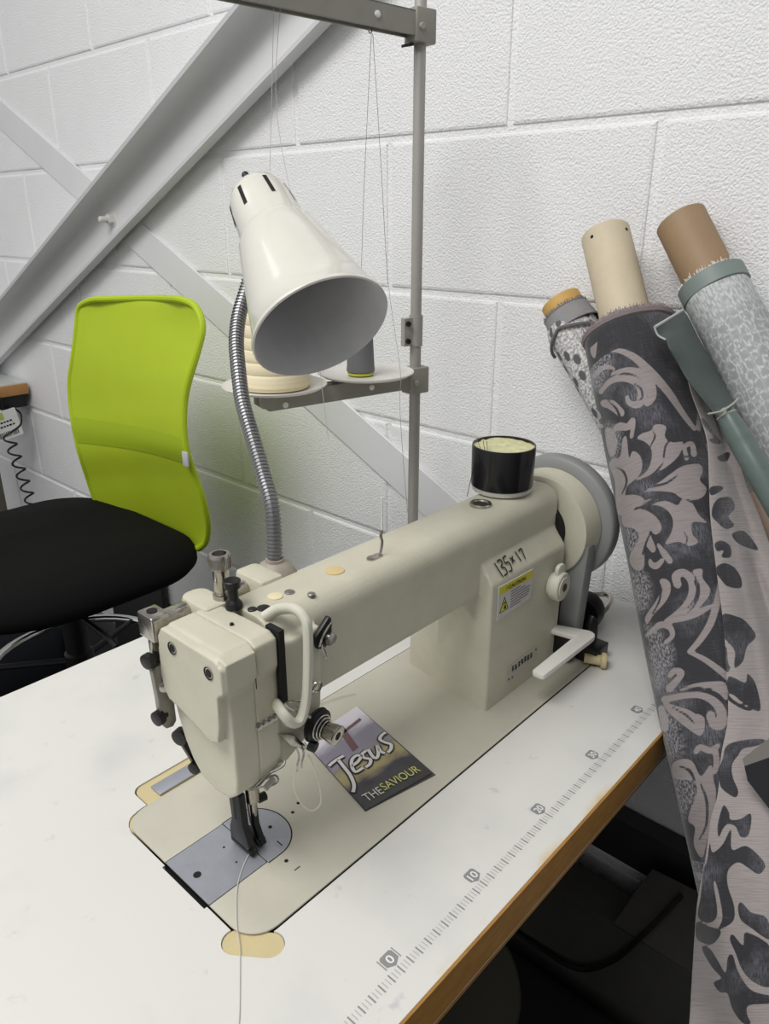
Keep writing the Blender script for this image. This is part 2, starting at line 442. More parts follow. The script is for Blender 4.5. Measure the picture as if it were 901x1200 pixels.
# ------------------------------------------------------------------ sewing machine
mc = thing('sewing_machine', (.2, .17, .002), 'cream industrial sewing machine with arm and grey handwheel set in the white table', 'sewing machine')
BZ = .0012
bm = BM(); prism(bm, [(x, y, -.0010) for x, y in rrect(BEDX0, BEDX1, BEDY0, BEDY1, (.026, .008, .008, .022), 8)], (0, 0, .0010 + BZ)); bevel(bm, .0008, 2)
bed = build('bed', bm, M_bed, mc)
def rr3(x0, x1, y0, y1, z0, h, r):
    return [(x, y, z0) for x, y in rrect(x0, x1, y0, y1, r)]
# body casting: arm + pillar + head, fused
bm = BM()
AY0, AY1, AZ0, AZ1 = .1345, .2, .134, .2165
def yz_prism(x0, x1, yz):
    prism(bm, [(x0, y, z) for y, z in yz], (x1 - x0, 0, 0))
yz_prism(.016, .432, rrect(AY0, AY1, .1315, AZ1, (.008, .012, .018, .019), 6))
# pillar, its front shoulder sloping back to the arm
pil = [(.1185, BZ - .004), (.1185, .1495), (.1195, .1525), (.137, .1745), (.19, .18), (.236, .17), (.242, .15), (.242, BZ - .004)]
L_ = [(.2835 + (y - .1185) * .15, y, z) for y, z in pil]; R_ = [(.428, y, z) for y, z in pil]
A = [bm.verts.new(p) for p in L_]; B = [bm.verts.new(p) for p in R_]
bm.faces.new(A[::-1]); bm.faces.new(B)
for i in range(len(A)): bm.faces.new((A[i], A[(i + 1) % len(A)], B[(i + 1) % len(A)], B[i]))
# arm root gusset behind the pillar's left edge
prism(bm, [(.262, .14, .134), (.30, .135, .134), (.30, .135, .02), (.297, .14, .02), (.29, .14, .10)], (0, .055, 0))
# head lower block behind the face cover
HO = [(.121, .2125), (.121, .19), (.1245, .180), (.1242, .105), (.1262, .0925), (.1365, .0835), (.1546, .0812), (.1718, .0848), (.1826, .0955), (.191, .1093), (.1958, .1225), (.1993, .136), (.2012, .170), (.199, .205), (.194, .2155), (.128, .2165)]
def head_section(x, lift):
    return [(x, y, max(z, .081 + lift)) if z < .2 else (x, y, z) for y, z in HO]
secs = [head_section(x, l) for x, l in ((-.0105, 0), (.011, 0.0))]
def loft(secs):
    R = [[bm.verts.new(p) for p in s] for s in secs]; n = len(R[0])
    bm.faces.new(R[0][::-1]); bm.faces.new(R[-1])
    for A, B in zip(R, R[1:]):
        for i in range(n): bm.faces.new((A[i], A[(i + 1) % n], B[(i + 1) % n], B[i]))
loft(secs)
HO2 = [(.1265, .2), (.1265, .18), (.1265, .118), (.128, .093), (.140, .0865), (.156, .084), (.171, .088), (.182, .098), (.190, .112), (.195, .13), (.198, .16), (.196, .2), (.16, .2)]
loft([[(x, y, max(z, .084 + l)) for y, z in HO2] for x, l in ((.005, 0), (.018, .004), (.048, .024), (.056, .042), (.058, .064))])
body = remeshed('arm_and_pillar', bm, M_enamel, mc, .0016, 5)
# face cover with its raised upper panel
bm = BM()
loft([[(x, y, z) for y, z in HO] for x in (-.0322, -.0098)])
PO = [(.119, .209), (.119, .190), (.1265, .184), (.1275, .160), (.131, .143), (.141, .139), (.157, .1445), (.178, .1495), (.193, .152), (.1995, .160), (.2008, .172), (.1985, .206), (.193, .2145), (.128, .2145)]
prism(bm, [(-.0408, y, z) for y, z in PO], (.014, 0, 0))
prism(bm, [(-.0375, y, z) for y, z in [(.1175, .2125), (.1175, .191), (.1245, .184), (.15, .184), (.15, .2155), (.126, .2155)]], (.0255, 0, 0))
face = remeshed('face_cover', bm, M_enamel, mc, .0012, 4)
for y, z in ((.179, .203), (.134, .2015)):
    bm = BM(); lathe(bm, (-.0415, y, z), (1, 0, 0), [(0, .0052), (.0006, .0042), (.0007, .0042), (.0009, .0)], 20, cap0=False, cap1=False)
    lathe(bm, (-.0412, y, z), (1, 0, 0), [(0, .0033), (.0006, .0031)], 20)
    build('cover_screw', bm, M_dark, face)
bm = BM(); tube(bm, [(-.0112, .1205, .18), (-.0112, .1205, .211)], .0004, 6); build('seam', bm, M_dark, mc)
# dark take-up slot
bm = BM(); box(bm, .0112, .0162, .1195, .135, .156, .2175); build('take_up_slot', bm, M_dark, mc)
bm = BM(); tube(bm, [(.0135, .128, .158), (.0145, .1175, .152), (.0265, .106, .142)], .0011, 8, 3); build('take_up_lever', bm, M_chrome, mc)
# take-up guard loop
bm = BM()
tube(bm, [(.0205, .147, .2155), (.0268, .140, .2218), (.0282, .128, .2272), (.0270, .1165, .2302), (.0270, .109, .2268), (.0266, .1055, .2195), (.0254, .105, .194), (.0222, .105, .1632), (.0158, .105, .1468), (.0075, .105, .1478), (.0022, .107, .1562), (.0035, .115, .1585), (.0085, .1245, .1545), (.010, .129, .154)], .0048, 12, 5, flat=.8)
guard = build('take_up_guard', bm, M_ivory, mc)
# top fittings
TZ = AZ1
def up_part(name, x, y, prof, m, n=28, label=None, parent=mc, z=None):
    b_ = BM(); lathe(b_, (x, y, TZ if z is None else z), (0, 0, 1), prof, n); return build(name, b_, m, parent, label=label)
scr = BM(); lathe(scr, (.0165, .194, .211), (0, 0, 1), [(0, .0078), (.010, .0078), (.0105, .0055), (.0115, .0062), (.031, .0062), (.032, .0078), (.033, .0086), (.043, .0086), (.0445, .0078), (.0445, .0056), (.039, .005), (.039, .0)], 40, cap1=False)
ps = build('pressure_screw', scr, M_chrome, mc, label='tall knurled chrome pressure screw')
bm = BM()
for k in range(44):
    a = 2 * math.pi * k / 44; c = V((.0165 + .0086 * math.cos(a), .194 + .0086 * math.sin(a), .244)); tube(bm, [c, c + V((0, 0, .0092))], .00035, 4)
build('knurling', bm, M_chrome, ps)
ts = up_part('thumb_screw', .0135, .1755, [(0, .0068), (.003, .007), (.005, .0058), (.007, .0042), (.016, .0042), (.0175, .0064), (.023, .0067), (.0235, .006)], M_black, label='black thumb screw')
for x, y, r, m, nm in ((.1104, .1644, .0085, mat('yellowed_plug', rgb(206, 184, 136), .5), 'oil_plug'), (.046, .1655, .0062, mat('pale_plug', rgb(224, 212, 176), .5), 'oil_plug'), (.0275, .157, .0052, M_blackpl, 'rubber_plug'), (.0205, .162, .0036, M_blackpl, 'rubber_plug'), (.0585, .1625, .0042, M_steelgrey, 'set_screw'), (-.004, .155, .0016, M_dark, 'oil_hole'), (.068, .147, .0032, M_steelgrey, 'set_screw')):
    up_part(nm, x, y, [(-.002, r), (.0008, r), (.0013, r * .8)], m, 20)
sg = up_part('sight_glass', .3235, .1655, [(-.002, .0118), (.0022, .0118), (.003, .0108), (.003, .0085), (.0018, .0078)], M_chrome, 32, 'chrome rimmed oil sight glass')
up_part('glass', .3235, .1655, [(.0005, .0083), (.0022, .0070), (.0026, .003)], mat('oil_glass', rgb(64, 60, 48), .08, coat=1), 24, parent=sg)
# thread hook on the arm top
hk = BM(); prism(hk, [(x, y, TZ) for x, y in rrect(.1445, .162, .154, .1615, .0035)], (0, 0, .0012))
tube(hk, [(.158, .157, TZ), (.1605, .157, TZ + .004), (.1622, .157, TZ + .012), (.1605, .157, TZ + .019), (.162, .1565, TZ + .024)], .0016, 8, 4, flat=.6)
lathe(hk, (.149, .158, TZ), (0, 0, 1), [(0, .0034), (.002, .0034), (.0026, .002)], 16)
build('thread_hook', hk, M_chrome, mc)
bm = BM(); tube(bm, [(.1618, .1568, TZ + .02), (.1618, .1568, TZ + .055)], .0009, 8); build('guide_pin', bm, mat('white_pin', rgb(225, 225, 222), .4), mc)
# rear bosses and cross shaft
bm = BM()
prism(bm, [(x, y, .19) for x, y in rrect(-.006, .018, .185, .2245, (.004, .004, .010, .010))], (0, 0, .0275)); bevel(bm, .003, 2); build('rear_boss', bm, M_enamel, mc)
bm = BM(); prism(bm, [(x, y, .186) for x, y in rrect(.052, .076, .19, .2285, (.003, .003, .006, .006))], (0, 0, .0315)); bevel(bm, .003, 2); build('rear_boss', bm, M_enamel, mc)
bm = BM(); lathe(bm, (.0175, .213, .206), (1, 0, 0), [(0, .0055), (.020, .0055), (.021, .0068), (.0385, .0068)], 20); build('cross_shaft', bm, M_chrome, mc)
bm = BM(); lathe(bm, (-.034, .212, .209), (1, 0, 0), [(0, .0072), (.028, .0072)], 24)
prism(bm, [(-.043, y, z) for y, z in rrect(.2, .222, .1985, .2195, (.002, .002, .003, .003))], (.0155, 0, 0)); bevel(bm, .0012, 2); lk = build('link_head', bm, M_chrome, mc)
bm = BM(); lathe(bm, (-.0355, .212, .2195), (0, 0, 1), [(0, .0042), (.0006, .0042)], 18); build('socket', bm, M_dark, lk)
bm = BM(); prism(bm, [(x, .206, z) for x, z in rrect(-.042, -.026, .168, .20, .003)], (0, .006, 0)); bevel(bm, .001); build('link_bar', bm, M_chrome, mc)
bm = BM()
prism(bm, [(-0.0475, .2, .176), (-0.0445, .2, .179), (-0.0370, .2, .179), (-0.0345, .2, .174), (-0.0325, .2, .150), (-0.0325, .2, .124), (-0.0360, .2, .120), (-0.0420, .2, .121), (-0.0455, .2, .127), (-0.0460, .2, .15)], (0, .006, 0)); bevel(bm, .001)
pl = build('link_plate', bm, M_steelgrey, mc)
def knob(name, c, ax, prof, m, n=20, parent=mc, label=None):
    b_ = BM(); lathe(b_, c, ax, prof, n); return build(name, b_, m, parent, label=label)
knob('pivot_screw', (-.039, .2005, .160), (-.5, -1, 0), [(0, .0048), (.0025, .0048), (.003, .0035)], M_chrome, parent=pl)
knob('black_screw', (-.039, .206, .1845), (-1, -.2, 0), [(0, .0038), (.006, .0038), (.0062, .0062), (.0115, .0062), (.012, .005)], M_black, 12)
knob('black_screw', (-.040, .203, .1335), (-1, -.2, 0), [(0, .0038), (.004, .0038), (.0042, .0062), (.0095, .0062), (.010, .005)], M_black, 12, pl)
knob('black_screw', (-.028, .200, .1085), (-1, -.35, 0), [(0, .007), (.0065, .007), (.0068, .006)], M_black, 24)
bm = BM(); prism(bm, [(x, .198, z) for x, z in [(-.033, .105), (-.0255, .105), (-.0135, .072), (-.0205, .070)]], (0, .007, 0)); bevel(bm, .001); build('lower_link', bm, M_black, mc)
knob('black_screw', (-.0175, .197, .076), (-1, -.4, 0), [(0, .0055), (.010, .0055), (.0105, .0045)], M_black, 12)
bm = BM(); box(bm, -.020, -.012, .19, .2, .07, .14); bevel(bm, .001); build('lift_bar', bm, M_black, mc)
# front of the head: guides, tension unit
bm = BM(); prism(bm, [(.049, .1265, .195), (.0635, .1265, .2075), (.066, .1265, .206), (.0665, .1265, .187), (.058, .1265, .181), (.0505, .1265, .184)], (0, -.0045, 0)); bevel(bm, .001)
tg = build('upper_thread_guide', bm, M_black, mc, label='dark clip with chrome thumb screw')
knob('guide_screw', (.0615, .1225, .1895), (0, -1, .1), [(0, .005), (.004, .0055), (.0055, .005), (.006, .003)], M_chrome, parent=tg)
bm = BM(); tube(bm, [(.052, .122, .186), (.054, .1195, .196), (.062, .1195, .203), (.0655, .122, .199)], .0009, 6, 4); tube(bm, [(.0545, .122, .187), (.0545, .119, .177), (.056, .118, .1745), (.0575, .119, .177), (.0565, .122, .184)], .0008, 6, 4); build('wire_clip', bm, M_chrome, tg)
bm = BM(); prism(bm, [(x, .1255, z) for x, z in rrect(-.012, .011, .1405, .1475, .0033)], (0, -.0015, 0))
for x in (-.0085, -.0035, .002, .0065): lathe(bm, (x, .1245, .144), (0, -1, 0), [(0, .0024), (.0016, .0024), (.0018, .0012)], 12)
build('thread_plate', bm, M_chrome, mc, label='small chrome three hole thread plate')
bm = BM()
tube(bm, [(.008, .1245, .147), (.011, .119, .15), (.0155, .118, .146), (.0135, .1195, .141), (.009, .1235, .142)], .0009, 6, 4)
tube(bm, [(.018, .1265, .150), (.022, .118, .153), (.029, .116, .150), (.0265, .118, .145), (.020, .1265, .146)], .0009, 6, 4)
tube(bm, [(.020, .124, .135), (.016, .114, .140), (.024, .111, .143), (.030, .115, .136), (.026, .122, .131)], .0009, 6, 4)
build('check_spring', bm, M_chrome, mc)
bm = BM(); lathe(bm, (.0475, .127, .1485), (0, -1, 0), [(0, .0052), (.0018, .0052), (.0024, .004)], 20); tube(bm, [(.046, .125, .1465), (.049, .121, .1475), (.052, .121, .1525), (.0485, .122, .155), (.0445, .125, .153)], .001, 6, 4); build('wire_guide', bm, M_chrome, mc)
TC = V((.0425, .124, .1195)); TA = V((.12, -1, -.05))
tn = knob('tension_disc', TC, TA, [(0, .006), (.003, .0065), (.0035, .0135), (.005, .0148), (.0058, .0135), (.007, .0135), (.0085, .0142), (.0095, .012), (.0105, .012)], M_black, 40, label='dark round tension disc')
bm = BM()
e1, e2, aa = frame(TA)
for k in range(3):
    tube(bm, [TC + aa * (.0108 + .0022 * k) + (e1 * math.cos(t) + e2 * math.sin(t)) * (.0105 - .0015 * k) for t in [2 * math.pi * j / 20 for j in range(20)]], .0007, 6, closed=True)
build('tension_spring', bm, M_chrome, tn)
kb = knob('tension_knob', TC, TA, [(.0105, .0042), (.017, .0042), (.0172, .0072), (.0235, .0085), (.027, .0085), (.0275, .0076), (.0275, .0034), (.0255, .003)], M_chrome, 28, tn, 'chrome tension knob')
bm = BM(); lathe(bm, TC, TA, [(.0262, .0031), (.0272, .0031)], 14); build('bore', bm, M_dark, kb)
knob('lock_screw', (.0345, .118, .1055), (.3, -1, -.2), [(0, .0048), (.006, .0045), (.0065, .003)], M_black, 16)
bm = BM(); prism(bm, [(x, .1255, z) for x, z in [(.008, .128), (.022, .120), (.033, .104), (.0365, .097), (.031, .100), (.018, .112)]], (0, -.004, 0)); bevel(bm, .0008); build('tension_bracket', bm, M_chrome, mc)
bm = BM()
for o in (0, .005): tube(bm, [(.024 + o, .1225, .106), (.0245 + o, .120, .099), (.0215 + o, .119, .0925), (.021 + o, .119, .087)], .0009, 6, 4)
build('thread_finger', bm, M_chrome, mc)
# bottom of the head: needle bar, presser foot, guides
bm = BM(); prism(bm, [(.004, .1265, .091), (.028, .1265, .100), (.0285, .1265, .104), (.006, .1265, .0955)], (0, -.006, 0)); bevel(bm, .0006)
tube(bm, [(.006, .122, .0935), (.016, .115, .093), (.022, .114, .0945), (.021, .117, .0985), (.013, .121, .0965)], .0009, 6, 4)
prism(bm, [(.010, .117, .0925), (.019, .117, .0965), (.0185, .117, .0995), (.0095, .117, .0955)], (0, -.004, 0))
tube(bm, [(.020, .121, .099), (.029, .116, .103), (.032, .118, .1055), (.028, .121, .1045)], .0011, 6, 4)
bmesh.ops.translate(bm, verts=bm.verts, vec=(-.021, .004, -.0035))
build('lower_thread_guide', bm, M_steelgrey, mc, label='chrome thread guides under the head')
bm = BM(); lathe(bm, (.004, .158, .030), (0, 0, 1), [(0, .0032), (.01, .0036), (.066, .0036)], 16); lathe(bm, (.004, .158, .046), (0, 0, 1), [(0, .0062), (.014, .0062), (.016, .0045)], 16); build('needle_bar', bm, M_chrome, mc)
bm = BM(); lathe(bm, (.004, .158, -.004), (0, 0, 1), [(0, .0003), (.006, .0008), (.036, .0009)], 8); build('needle', bm, M_chrome, mc)
bm = BM(); lathe(bm, (-.008, .163, .034), (0, 0, 1), [(0, .0045), (.06, .0045)], 16); build('presser_bar', bm, M_black, mc)
bm = BM()
prism(bm, [(-.0115, .17, .062), (-.0115, .155, .060), (-.0115, .153, .03), (-.0115, .146, .012), (-.0115, .150, .007), (-.0115, .172, .007), (-.0115, .172, .02), (-.0115, .168, .032)], (.0065, 0, 0))
prism(bm, [(-.0115, .172, .0045), (-.0115, .172, .010), (-.0115, .152, .010), (-.0115, .146, .0065), (-.0115, .1435, .0045)], (.008, 0, 0)); bevel(bm, .0009)
build('outer_presser_foot', bm, M_black, mc)
bm = BM()
prism(bm, [(.0015, .166, .052), (.0015, .156, .050), (.0015, .1545, .022), (.0015, .150, .011), (.0015, .148, .0105), (.0015, .147, .006), (.0015, .152, .006), (.0015, .162, .02), (.0015, .164, .035)], (.0055, 0, 0))
prism(bm, [(-.0005, .17, .0045), (-.0005, .17, .009), (-.0005, .153, .010), (-.0005, .149, .008), (-.0005, .1465, .0045)], (.008, 0, 0)); bevel(bm, .0009)
build('inner_presser_foot', bm, M_black, mc)
bm = BM(); lathe(bm, (.008, .156, .045), (1, -.2, 0), [(0, .004), (.007, .004), (.0075, .003)], 12); build('clamp_screw', bm, M_black, mc)
# plates in the bed
npl = [(-.0035, .132), (.010, .132)] + [(.0095 + .0275 * math.cos(a), .1635 + .0315 * math.sin(a)) for a in [math.radians(-80 + 160 * k / 18) for k in range(19)]] + [(.010, .195), (-.0035, .195)]
bm = BM(); prism(bm, [(x, y, BZ - .001) for x, y in npl], (0, 0, .0014)); bevel(bm, .0003, 1); npo = build('needle_plate', bm, M_brushed, mc, label='brushed steel D shaped needle plate')
bm = BM(); lathe(bm, (.0155, .1405, BZ), (0, 0, 1), [(0, .0037), (.0007, .0037)], 20); s_ = build('plate_screw', bm, M_brushed, mc)
bm = BM(); box(bm, .0151, .0159, .1372, .1438, BZ + .0004, BZ + .001); build('slot', bm, M_dark, s_)
for nm, x, y, r in (('plate_hole', .022, .161, .0017), ('needle_hole', .004, .1535, .0024)):
    bm = BM(); lathe(bm, (x, y, BZ), (0, 0, 1), [(0, r), (.0006, r)], 14); build(nm, bm, M_dark, npo)
bm = BM(); prism(bm, [(x, y, BZ - .001) for x, y in rrect(-.0612, -.0042, .1335, .1945, .0012)], (0, 0, .0014)); bevel(bm, .0003, 1); spl = build('slide_plate', bm, M_brushed, mc, label='brushed steel bobbin slide plate')
for x, y, r in ((-.0507, .1645, .0033), (-.019, .172, .001), (-.0215, .1515, .0009)):
    bm = BM(); lathe(bm, (x, y, BZ), (0, 0, 1), [(0, r), (.0006, r)], 18); build('plate_hole', bm, M_dark, spl)
for x, y, r in ((.0075, .1225, .0018), (.047, .160, .0016), (.058, .165, .0017)):
    bm = BM(); lathe(bm, (x, y, BZ - .0003), (0, 0, 1), [(0, r), (.0004, r)], 12); build('oil_hole', bm, M_dark, bed)
bm = BM(); box(bm, .0055, .0115, .1095, .1105, BZ - .0003, BZ + .0001); build('gauge_mark', bm, M_dark, bed)
bm = BM(); prism(bm, [(.003 + (x - .003) * 1.035, .1635 + (y - .1635) * 1.03, BZ - .0003) for x, y in npl], (0, 0, .0004)); build('plate_seam', bm, M_dark, bed)
bm = BM(); prism(bm, [(x, y, BZ - .0003) for x, y in rrect(-.0614, -.0034, .1329, .1951, .001)], (0, 0, .0004)); build('plate_seam', bm, M_dark, bed)
bm = BM(); box(bm, -.021, .065, .2675, .2835, -.0012, .0012); bevel(bm, .0006); build('hinge_bar', bm, M_brushed, mc, label='steel bar in the cutout behind the head')
bm = BM(); box(bm, -.0649, -.0605, .1352, .1928, -.02, -.0035); build('slot_shade', bm, M_black, mc)  # black box added below the slide plate so the slot looks shaded
# handwheel, belt cover, guard
WC = V((.43, .1595, .160))
knob('belt_cover', WC, (1, 0, 0), [(.006, .052), (.008, .060), (.030, .0645), (.034, .0645)], M_enamel, 72, label='cream rounded belt cover')
knob('shaft_gap', WC, (1, 0, 0), [(-.002, .035), (.008, .035)], M_dark, 32)
knob('handwheel', WC, (1, 0, 0), [(.034, .03), (.0352, .066), (.038, .0745), (.0392, .0762), (.0412, .0772), (.054, .0775), (.056, .0762), (.057, .072), (.052, .066), (.05, .03), (.06, .024), (.06, .0)], M_greywheel, 96, label='large grey handwheel')
bm = BM(); prism(bm, [(.4415, .0965, .150), (.4415, .103, .02), (.4415, .101, .003), (.4415, .225, .003), (.4415, .218, .15)], (.02, 0, 0)); bevel(bm, .003, 2)
build('belt_guard', bm, M_greyguard, mc, label='dull grey belt guard')
bm = BM(); box(bm, .4285, .4415, .125, .235, .004, .15); build('gap_block', bm, M_dark, mc)
# stitch dial and reverse lever
DC = V((.4045, .1185, .1105))
dl = knob('stitch_dial', DC, (.05, -1, .02), [(0, .0145), (.0035, .0145), (.004, .0168), (.013, .0168), (.0145, .0155), (.0145, .012), (.0155, .0115)], M_ivory, 40)
knob('dial_hub', DC, (.05, -1, .02), [(.015, .0048), (.0162, .0048)], mat('dark_brass', rgb(70, 58, 40), .4), 20, dl)
bm = BM(); prism(bm, [(x, .113, z) for x, z in rrect(.397, .4145, .119, .1375, (.002, .002, .008, .006))], (0, -.005, 0)); bevel(bm, .0015, 2); build('dial_stop', bm, M_ivory, mc)
bm = BM()
prism(bm, [(.428, .121, .041), (.4415, .0855, .041), (.4415, .081, .041), (.438, .0755, .041), (.432, .0735, .041), (.3255, .0745, .041), (.3235, .0775, .041), (.3235, .0875, .041), (.3255, .0895, .041), (.418, .0915, .041), (.4125, .122, .041)], (0, 0, .0065)); bevel(bm, .0015, 2)
lv = build('reverse_lever', bm, mat('ivory_lever', rgb(222, 220, 212), .4), mc)
bm = BM(); box(bm, .421, .443, .098, .135, .012, .040); bevel(bm, .002); build('lever_bracket', bm, M_black, mc)
# caution sticker and model plate
ySt = .1178
M_stk = mat('sticker_white', rgb(198, 196, 190), .4); M_yel = mat('sticker_yellow', rgb(204, 196, 52), .4)
def flat(bm_, q, n, h):
    """extruded flat polygon on the pillar front (x,z)"""
    prism(bm_, [(x, n, z) for x, z in q], (0, -h, 0))
bm = BM(); flat(bm, [(.2935, .1095), (.358, .1115), (.358, .146), (.2935, .148)], ySt + .0004, .0012); stk = build('caution_label', bm, M_stk, mc, 0, label='yellow and white caution sticker')
bm = BM(); flat(bm, [(.2945, .1385), (.3572, .1367), (.3572, .1452), (.2945, .1471)], ySt - .0008, .0002); yb = build('yellow_band', bm, M_yel, stk, 0)
text('caution_text', '! CAUTION', (.307, ySt - .0011, .1397), (1, 0, -.03), (0, 0, 1), M_ink, stk, height=.0045, width=.036, bold=.02)
bm = BM(); flat(bm, [(.2965, .1165), (.3135, .1165), (.305, .1335)], ySt - .0008, .0002); tri = build('warning_triangle', bm, M_ink, stk, 0)
bm = BM(); flat(bm, [(.2985, .1177), (.3115, .1177), (.305, .1308)], ySt - .0010, .0002); build('triangle_fill', bm, M_yel, stk, 0)
bm = BM(); flat(bm, [(.3035, .1195), (.3085, .1185), (.3075, .1235), (.3045, .1225)], ySt - .0012, .0002); flat(bm, [(.3025, .1245), (.3075, .1255), (.3065, .1275), (.3035, .1265)], ySt - .0012, .0002); build('hand_symbol', bm, M_ink, stk, 0)
bm = BM()
for k, w in enumerate((.018, .028, .037, .036, .037, .034, .020)):
    z = .1340 - k * .0031; flat(bm, [(.3165, z), (.3165 + w, z), (.3165 + w, z + .0011), (.3165, z + .0011)], ySt - .0008, .0002)
build('fine_print', bm, mat('fine_print', rgb(118, 112, 128), .5), stk, 0)
bm = BM(); flat(bm, rrect(.3225, .381, .020, .0395, .001, 2), ySt + .0004, .0008); mp_ = build('model_plate', bm, mat('plate_grey', rgb(178, 176, 166), .35), mc, 0)
bm = BM()
rs = random.Random(3)
for k in range(7):
    x = .3315 + k * .0062; w = rs.uniform(.0014, .0026); h = .0030; zc = .0335 + rs.uniform(-.0008, .0008)
    ribbon(bm, crom([(x - w, ySt - .0006, zc + h), (x + w * rs.uniform(.2, 1), ySt - .0006, zc + h * .8), (x - w * .6, ySt - .0006, zc), (x + w, ySt - .0006, zc - h * .4), (x - w * rs.uniform(0, 1), ySt - .0006, zc - h)], 4), .0010, (0, -1, 0))
for x, z in ((.3248, .0232), (.3785, .0365), (.3315, .0225)): lathe(bm, (x, ySt - .0003, z), (0, -1, 0), [(0, .0010), (.0008, .001)], 10)
build('worn_lettering', bm, M_ink, mp_, 0)
# hand written needle size on the sloping shoulder: 135X17
o = V((.2985, .1212, .1555)); xd = V((1, 0, 0)); yd = V((0, .0175, .022)).normalized(); nn = xd.cross(yd)
G = {'1': [[(.3, 1), (.45, .0)]], '3': [[(.0, .95), (.5, 1), (.55, .75), (.2, .55), (.6, .4), (.5, .05), (.0, .0)]], '5': [[(.65, 1), (.15, .95), (.1, .6), (.5, .6), (.6, .3), (.4, .02), (.0, .05)]],
     'X': [[(.05, .8), (.6, .25)], [(.6, .85), (.05, .2)]], '7': [[(.0, .85), (.6, .95), (.5, .5), (.4, .05)]]}
bm = BM(); x = 0
for ch, h, ad, dz in (('1', .0165, .0078, -.001), ('3', .0165, .0098, -.0005), ('5', .0165, .0108, 0), ('X', .011, .0102, .004), ('1', .012, .0082, .004), ('7', .013, .010, .003)):
    for st in G[ch]:
        pts = [o + xd * (x + .0118 * a * (h / .0165) ** .5) + yd * (dz + h * b) + nn * .0012 for a, b in st]
        ribbon(bm, crom(pts, 5), .0009, nn)
    x += ad
build('marker_writing', bm, M_ink, mc, 0, fix=False, label='black handwritten 135X17')
# linkage beside the belt guard on the right end of the bed
bm = BM(); lathe(bm, (.503, .128, .0264), (1, .2, 0), [(0, .022), (.01, .025), (.022, .025), (.03, .018)], 28); wn = build('winder_wheel', bm, M_black, mc, label='black bobbin winder wheel')
bm = BM(); box(bm, .452, .56, .125, .160, .0005, .010); bevel(bm, .002); build('winder_base', bm, M_black, mc)
bm = BM(); tube(bm, [(.50, .135, .012), (.535, .118, .018), (.56, .118, .022), (.585, .13, .022), (.575, .15, .02)], .0035, 8, 5); build('winder_arm', bm, M_chrome, mc)
bm = BM(); prism(bm, [(.462, .098, .001), (.475, .094, .001), (.475, .096, .045), (.468, .10, .052), (.462, .10, .04)], (0, -.006, 0)); prism(bm, [(.444, .074, .001), (.475, .074, .001), (.475, .1, .001), (.444, .1, .001)], (0, 0, .02)); bevel(bm, .0015); build('winder_lever', bm, M_black, mc)
bm = BM(); lathe(bm, (.447, .0745, .0095), (.5, -1, 0), [(-.014, .006), (.004, .0062), (.006, .0095), (.010, .0095), (.0115, .0085)], 20); build('rubber_stop', bm, M_cream, mc, label='yellowed rubber stop')
# ------------------------------------------------------------------ gooseneck lamp
lamp = thing('gooseneck_lamp', (.096, .2275, .19), 'white conical lamp on a ribbed chrome gooseneck behind the machine head', 'lamp')
M_lampw = mat('lamp_enamel', rgb(214, 212, 202), .22, coat=.4, mottle=.03, mscale=20); M_lampin = mat('lamp_inside', rgb(206, 206, 208), .5, mottle=.1, mscale=30)
bm = BM(); lathe(bm, (.0985, .2295, .165), (0, 0, 1), [(0, .019), (.024, .0205), (.0325, .0195), (.041, .0145), (.0445, .0085), (.047, .0083)], 36); prism(bm, [(.088, .2014, .186), (.108, .2014, .186), (.108, .225, .186), (.088, .225, .186)], (0, 0, .014)); build('lamp_base', bm, mat('taupe_base', rgb(160, 152, 140), .5, mottle=.15, mscale=120), lamp, label='taupe domed lamp base')
NECK = [(.0985, .2295, .208), (.106, .2385, .2525), (.1149, .2602, .2812), (.1234, .284, .3109), (.132, .3061, .3379), (.1439, .3251, .3657), (.1554, .3405, .3867), (.1699, .3531, .4083), (.185, .358, .432), (.194, .357, .455), (.2, .352, .470)]
nk = crom(NECK, 40)
# resample at even steps, ridge by ridge
acc = [nk[0]]; step = .00085
for p in nk[1:]:
    while (p - acc[-1]).length >= step: acc.append(acc[-1] + (p - acc[-1]).normalized() * step)
bm = BM(); prev = None; rings = []; N = len(acc); n = 14
for i, p in enumerate(acc):
    t = (acc[min(i + 1, N - 1)] - acc[max(i - 1, 0)]).normalized()
    e1 = frame(t)[0] if prev is None else (prev - t * prev.dot(t)).normalized(); e2 = t.cross(e1); prev = e1
    r = .0074 if (i // 2) % 2 else .0061
    rings.append([bm.verts.new(p + (e1 * math.cos(2 * math.pi * k / n) + e2 * math.sin(2 * math.pi * k / n)) * r) for k in range(n)])
for A, B in zip(rings, rings[1:]):
    for k in range(n): bm.faces.new((A[k], A[(k + 1) % n], B[(k + 1) % n], B[k]))
build('gooseneck', bm, mat('gooseneck_chrome', rgb(146, 146, 148), .42, .9), lamp, smooth=25, label='ribbed chrome gooseneck')
SO = V((.1661, .2314, .4064)); ST = V((.1996, .3565, .522)); AX = (ST - SO).normalized(); HL = (ST - SO).length
bm = BM()
outp = [(0, .0615), (.001, .0628), (.004, .0628), (.006, .0605), (.03, .0552), (.075, .0452), (.106, .0382), (.113, .0345), (.117, .0325), (.146, .030), (.160, .028), (.168, .0245), (.172, .018), (.173, .0)]
lathe(bm, SO, AX, outp, 72, cap0=False, cap1=False)
sh = build('lamp_shade', bm, M_lampw, lamp, smooth=50)
bm = BM(); lathe(bm, SO, AX, [(0, .0617), (.004, .059), (.03, .0535), (.075, .0435), (.104, .037), (.114, .031), (.126, .02), (.131, .0)], 72, cap0=False, cap1=False)
build('shade_lining', bm, M_lampin, sh, smooth=50, label='grey inside of the shade')
